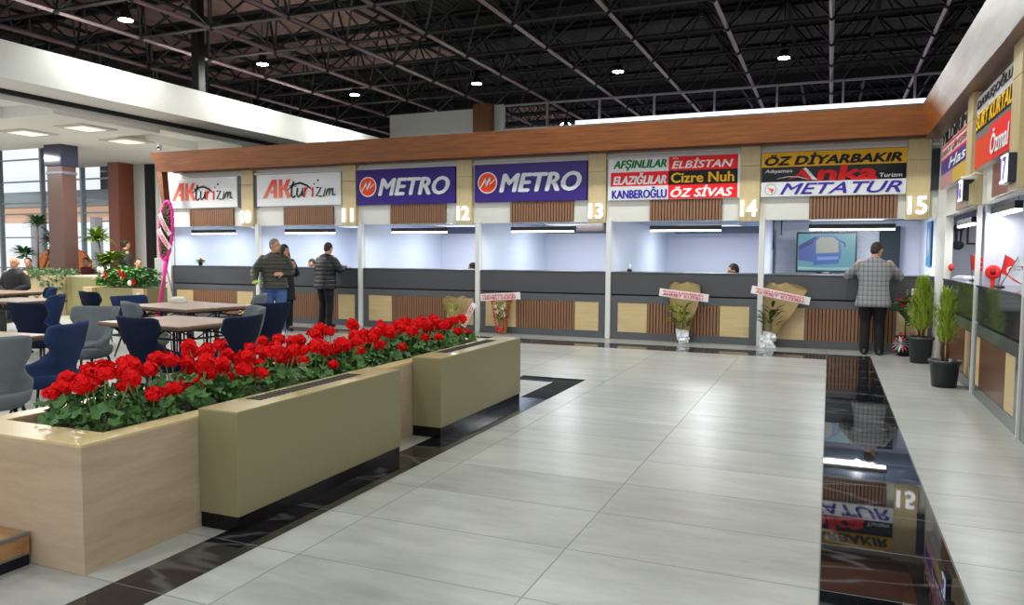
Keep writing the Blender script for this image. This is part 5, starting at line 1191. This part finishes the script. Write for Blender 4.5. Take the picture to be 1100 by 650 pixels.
br = thing('desk_rosette', 'small red ribbon flower at the far end of the corner counter', 'ribbon', (1.56, 12.1, 1.3), radians(-60)); MB().ball((0, 0, .05), (.05, .03, .05), 10, 8).build('flower', M_RED, br); MB().tube([(0, 0, -.105), (0, 0, .03)], .006, 6).build('stem', M_STEM, br)
ck = thing('wall_barometer', 'dark wooden violin shaped barometer on the office wall below the lamp', 'barometer', (1.76, 13.05, 1.8))
MB().prism([(-.035, -.1), (.035, -.1), (.05, .08), (.085, .12), (.06, .17), (-.06, .17), (-.085, .12), (-.05, .08)][::-1], 1, -.03, 0).ball((0, -.015, -.13), (.08, .02, .07), 14, 8).build('case', plain('barometer_wood', '3a3f4a', .4), ck); MB().box(-.012, .012, -.034, -.03, -.07, .08).build('scale', M_TISSUE, ck)
fr_ = thing('picture_frame', 'small brown framed paper on the office wall beside the white post', 'picture', (1.96, 13.05, 1.83)); MB().box(-.09, .09, -.02, 0, -.15, -.125).box(-.09, .09, -.02, 0, .125, .15).box(-.09, -.068, -.02, 0, -.125, .125).box(.068, .09, -.02, 0, -.125, .125).build('frame', P('frame brown', '6b3a34'), fr_); MB().box(-.068, .068, -.008, -.002, -.125, .125).build('paper', M_TISSUE, fr_)
dc = thing('dome_camera', 'black dome camera on a bracket at the number 16 pilaster', 'camera', (1.33, 9.32, 2.31)); MB().lathe([(.05, -.0), (.075, .01), (.075, .035), (.02, .04)], 18).build('mount', M_WHITE, dc); MB().lathe([(.005, -.045), (.035, -.035), (.052, -.012), (.055, 0)], 18).build('dome', M_BLACK, dc); MB().tube([(0, 0, .038), (.05, -.02, .07), (.2, -.02, .05)], .008, 6).build('bracket', M_WHITE, dc)
dc = thing('bullet_camera', 'small white security camera with dark lens on the left end of the timber fascia', 'camera', (-13.6, 12.5, 3.72)); MB().ball((0, 0, .07), .05, 12, 8).build('housing', M_WHITE, dc); MB().ball((.0, -.035, .06), .03, 10, 6).build('lens', M_BLACK, dc); MB().lathe([(.04, 0), (.04, .02), (.02, .04)], 12).build('mount', M_WHITE, dc)
rs = thing('potted_rose', 'small potted rose with one red bloom on the left-end counter', 'potted plant', (-13.35, 13.35, 1.195)); m = MB()
for i in range(22): a = i*2.4; leafblade(m, (cos(a)*.02, 0, .04+.003*i), (cos(a), sin(a), rnd.uniform(.2, .8)), .13, .035, .3)
m.build('foliage', plain('rose_leaf', '4d9a3c', .5, var=.2), rs); MB().ball((.03, -.02, .15), (.035, .035, .03), 8, 6).build('bloom', M_RED, rs); MB().lathe([(.04, 0), (.055, .07), (.01, .07)], 12).build('pot', M_BLACK, rs)
cr_d = thing('card_terminal', 'tiny white and black card terminal on the counter right of board 13', 'card terminal', (-3.3, 13.35, 1.195)); MB().rbox(-.035, .035, -.05, .05, 0, .05, .01).build('body', M_BLACK, cr_d); MB().tube([(0, 0, .05), (0, 0, .13)], [.03, .012], 8).build('paper_roll', M_TISSUE, cr_d)
sc = thing('slatted_screen', 'white slatted screen hanging at the left end of the offices beside the wreath', 'screen', (-18.3, 16.998, 0))
for i in range(5): MB().rbox(-.36+i*.16, -.28+i*.16, -.04, 0, 1.3, 3.4, .01).build('slat', M_WHITE, sc)
mo = thing('desk_monitor', 'silver desk monitor on a grey counter left of the wreath', 'monitor', (-15.0, 13.9, 0), radians(10)); MB().rbox(-.33, .33, 0, .03, 1.0, 1.35, .01).build('screen', plain('monitor_silver', '9a9da0', .4), mo); MB().box(-.04, .04, 0, .04, .8, 1.02).build('stand', M_BLACK, mo); MB().rbox(-.5, .5, -.2, .4, 0, .8, .01).build('desk', M_GREYF, mo)
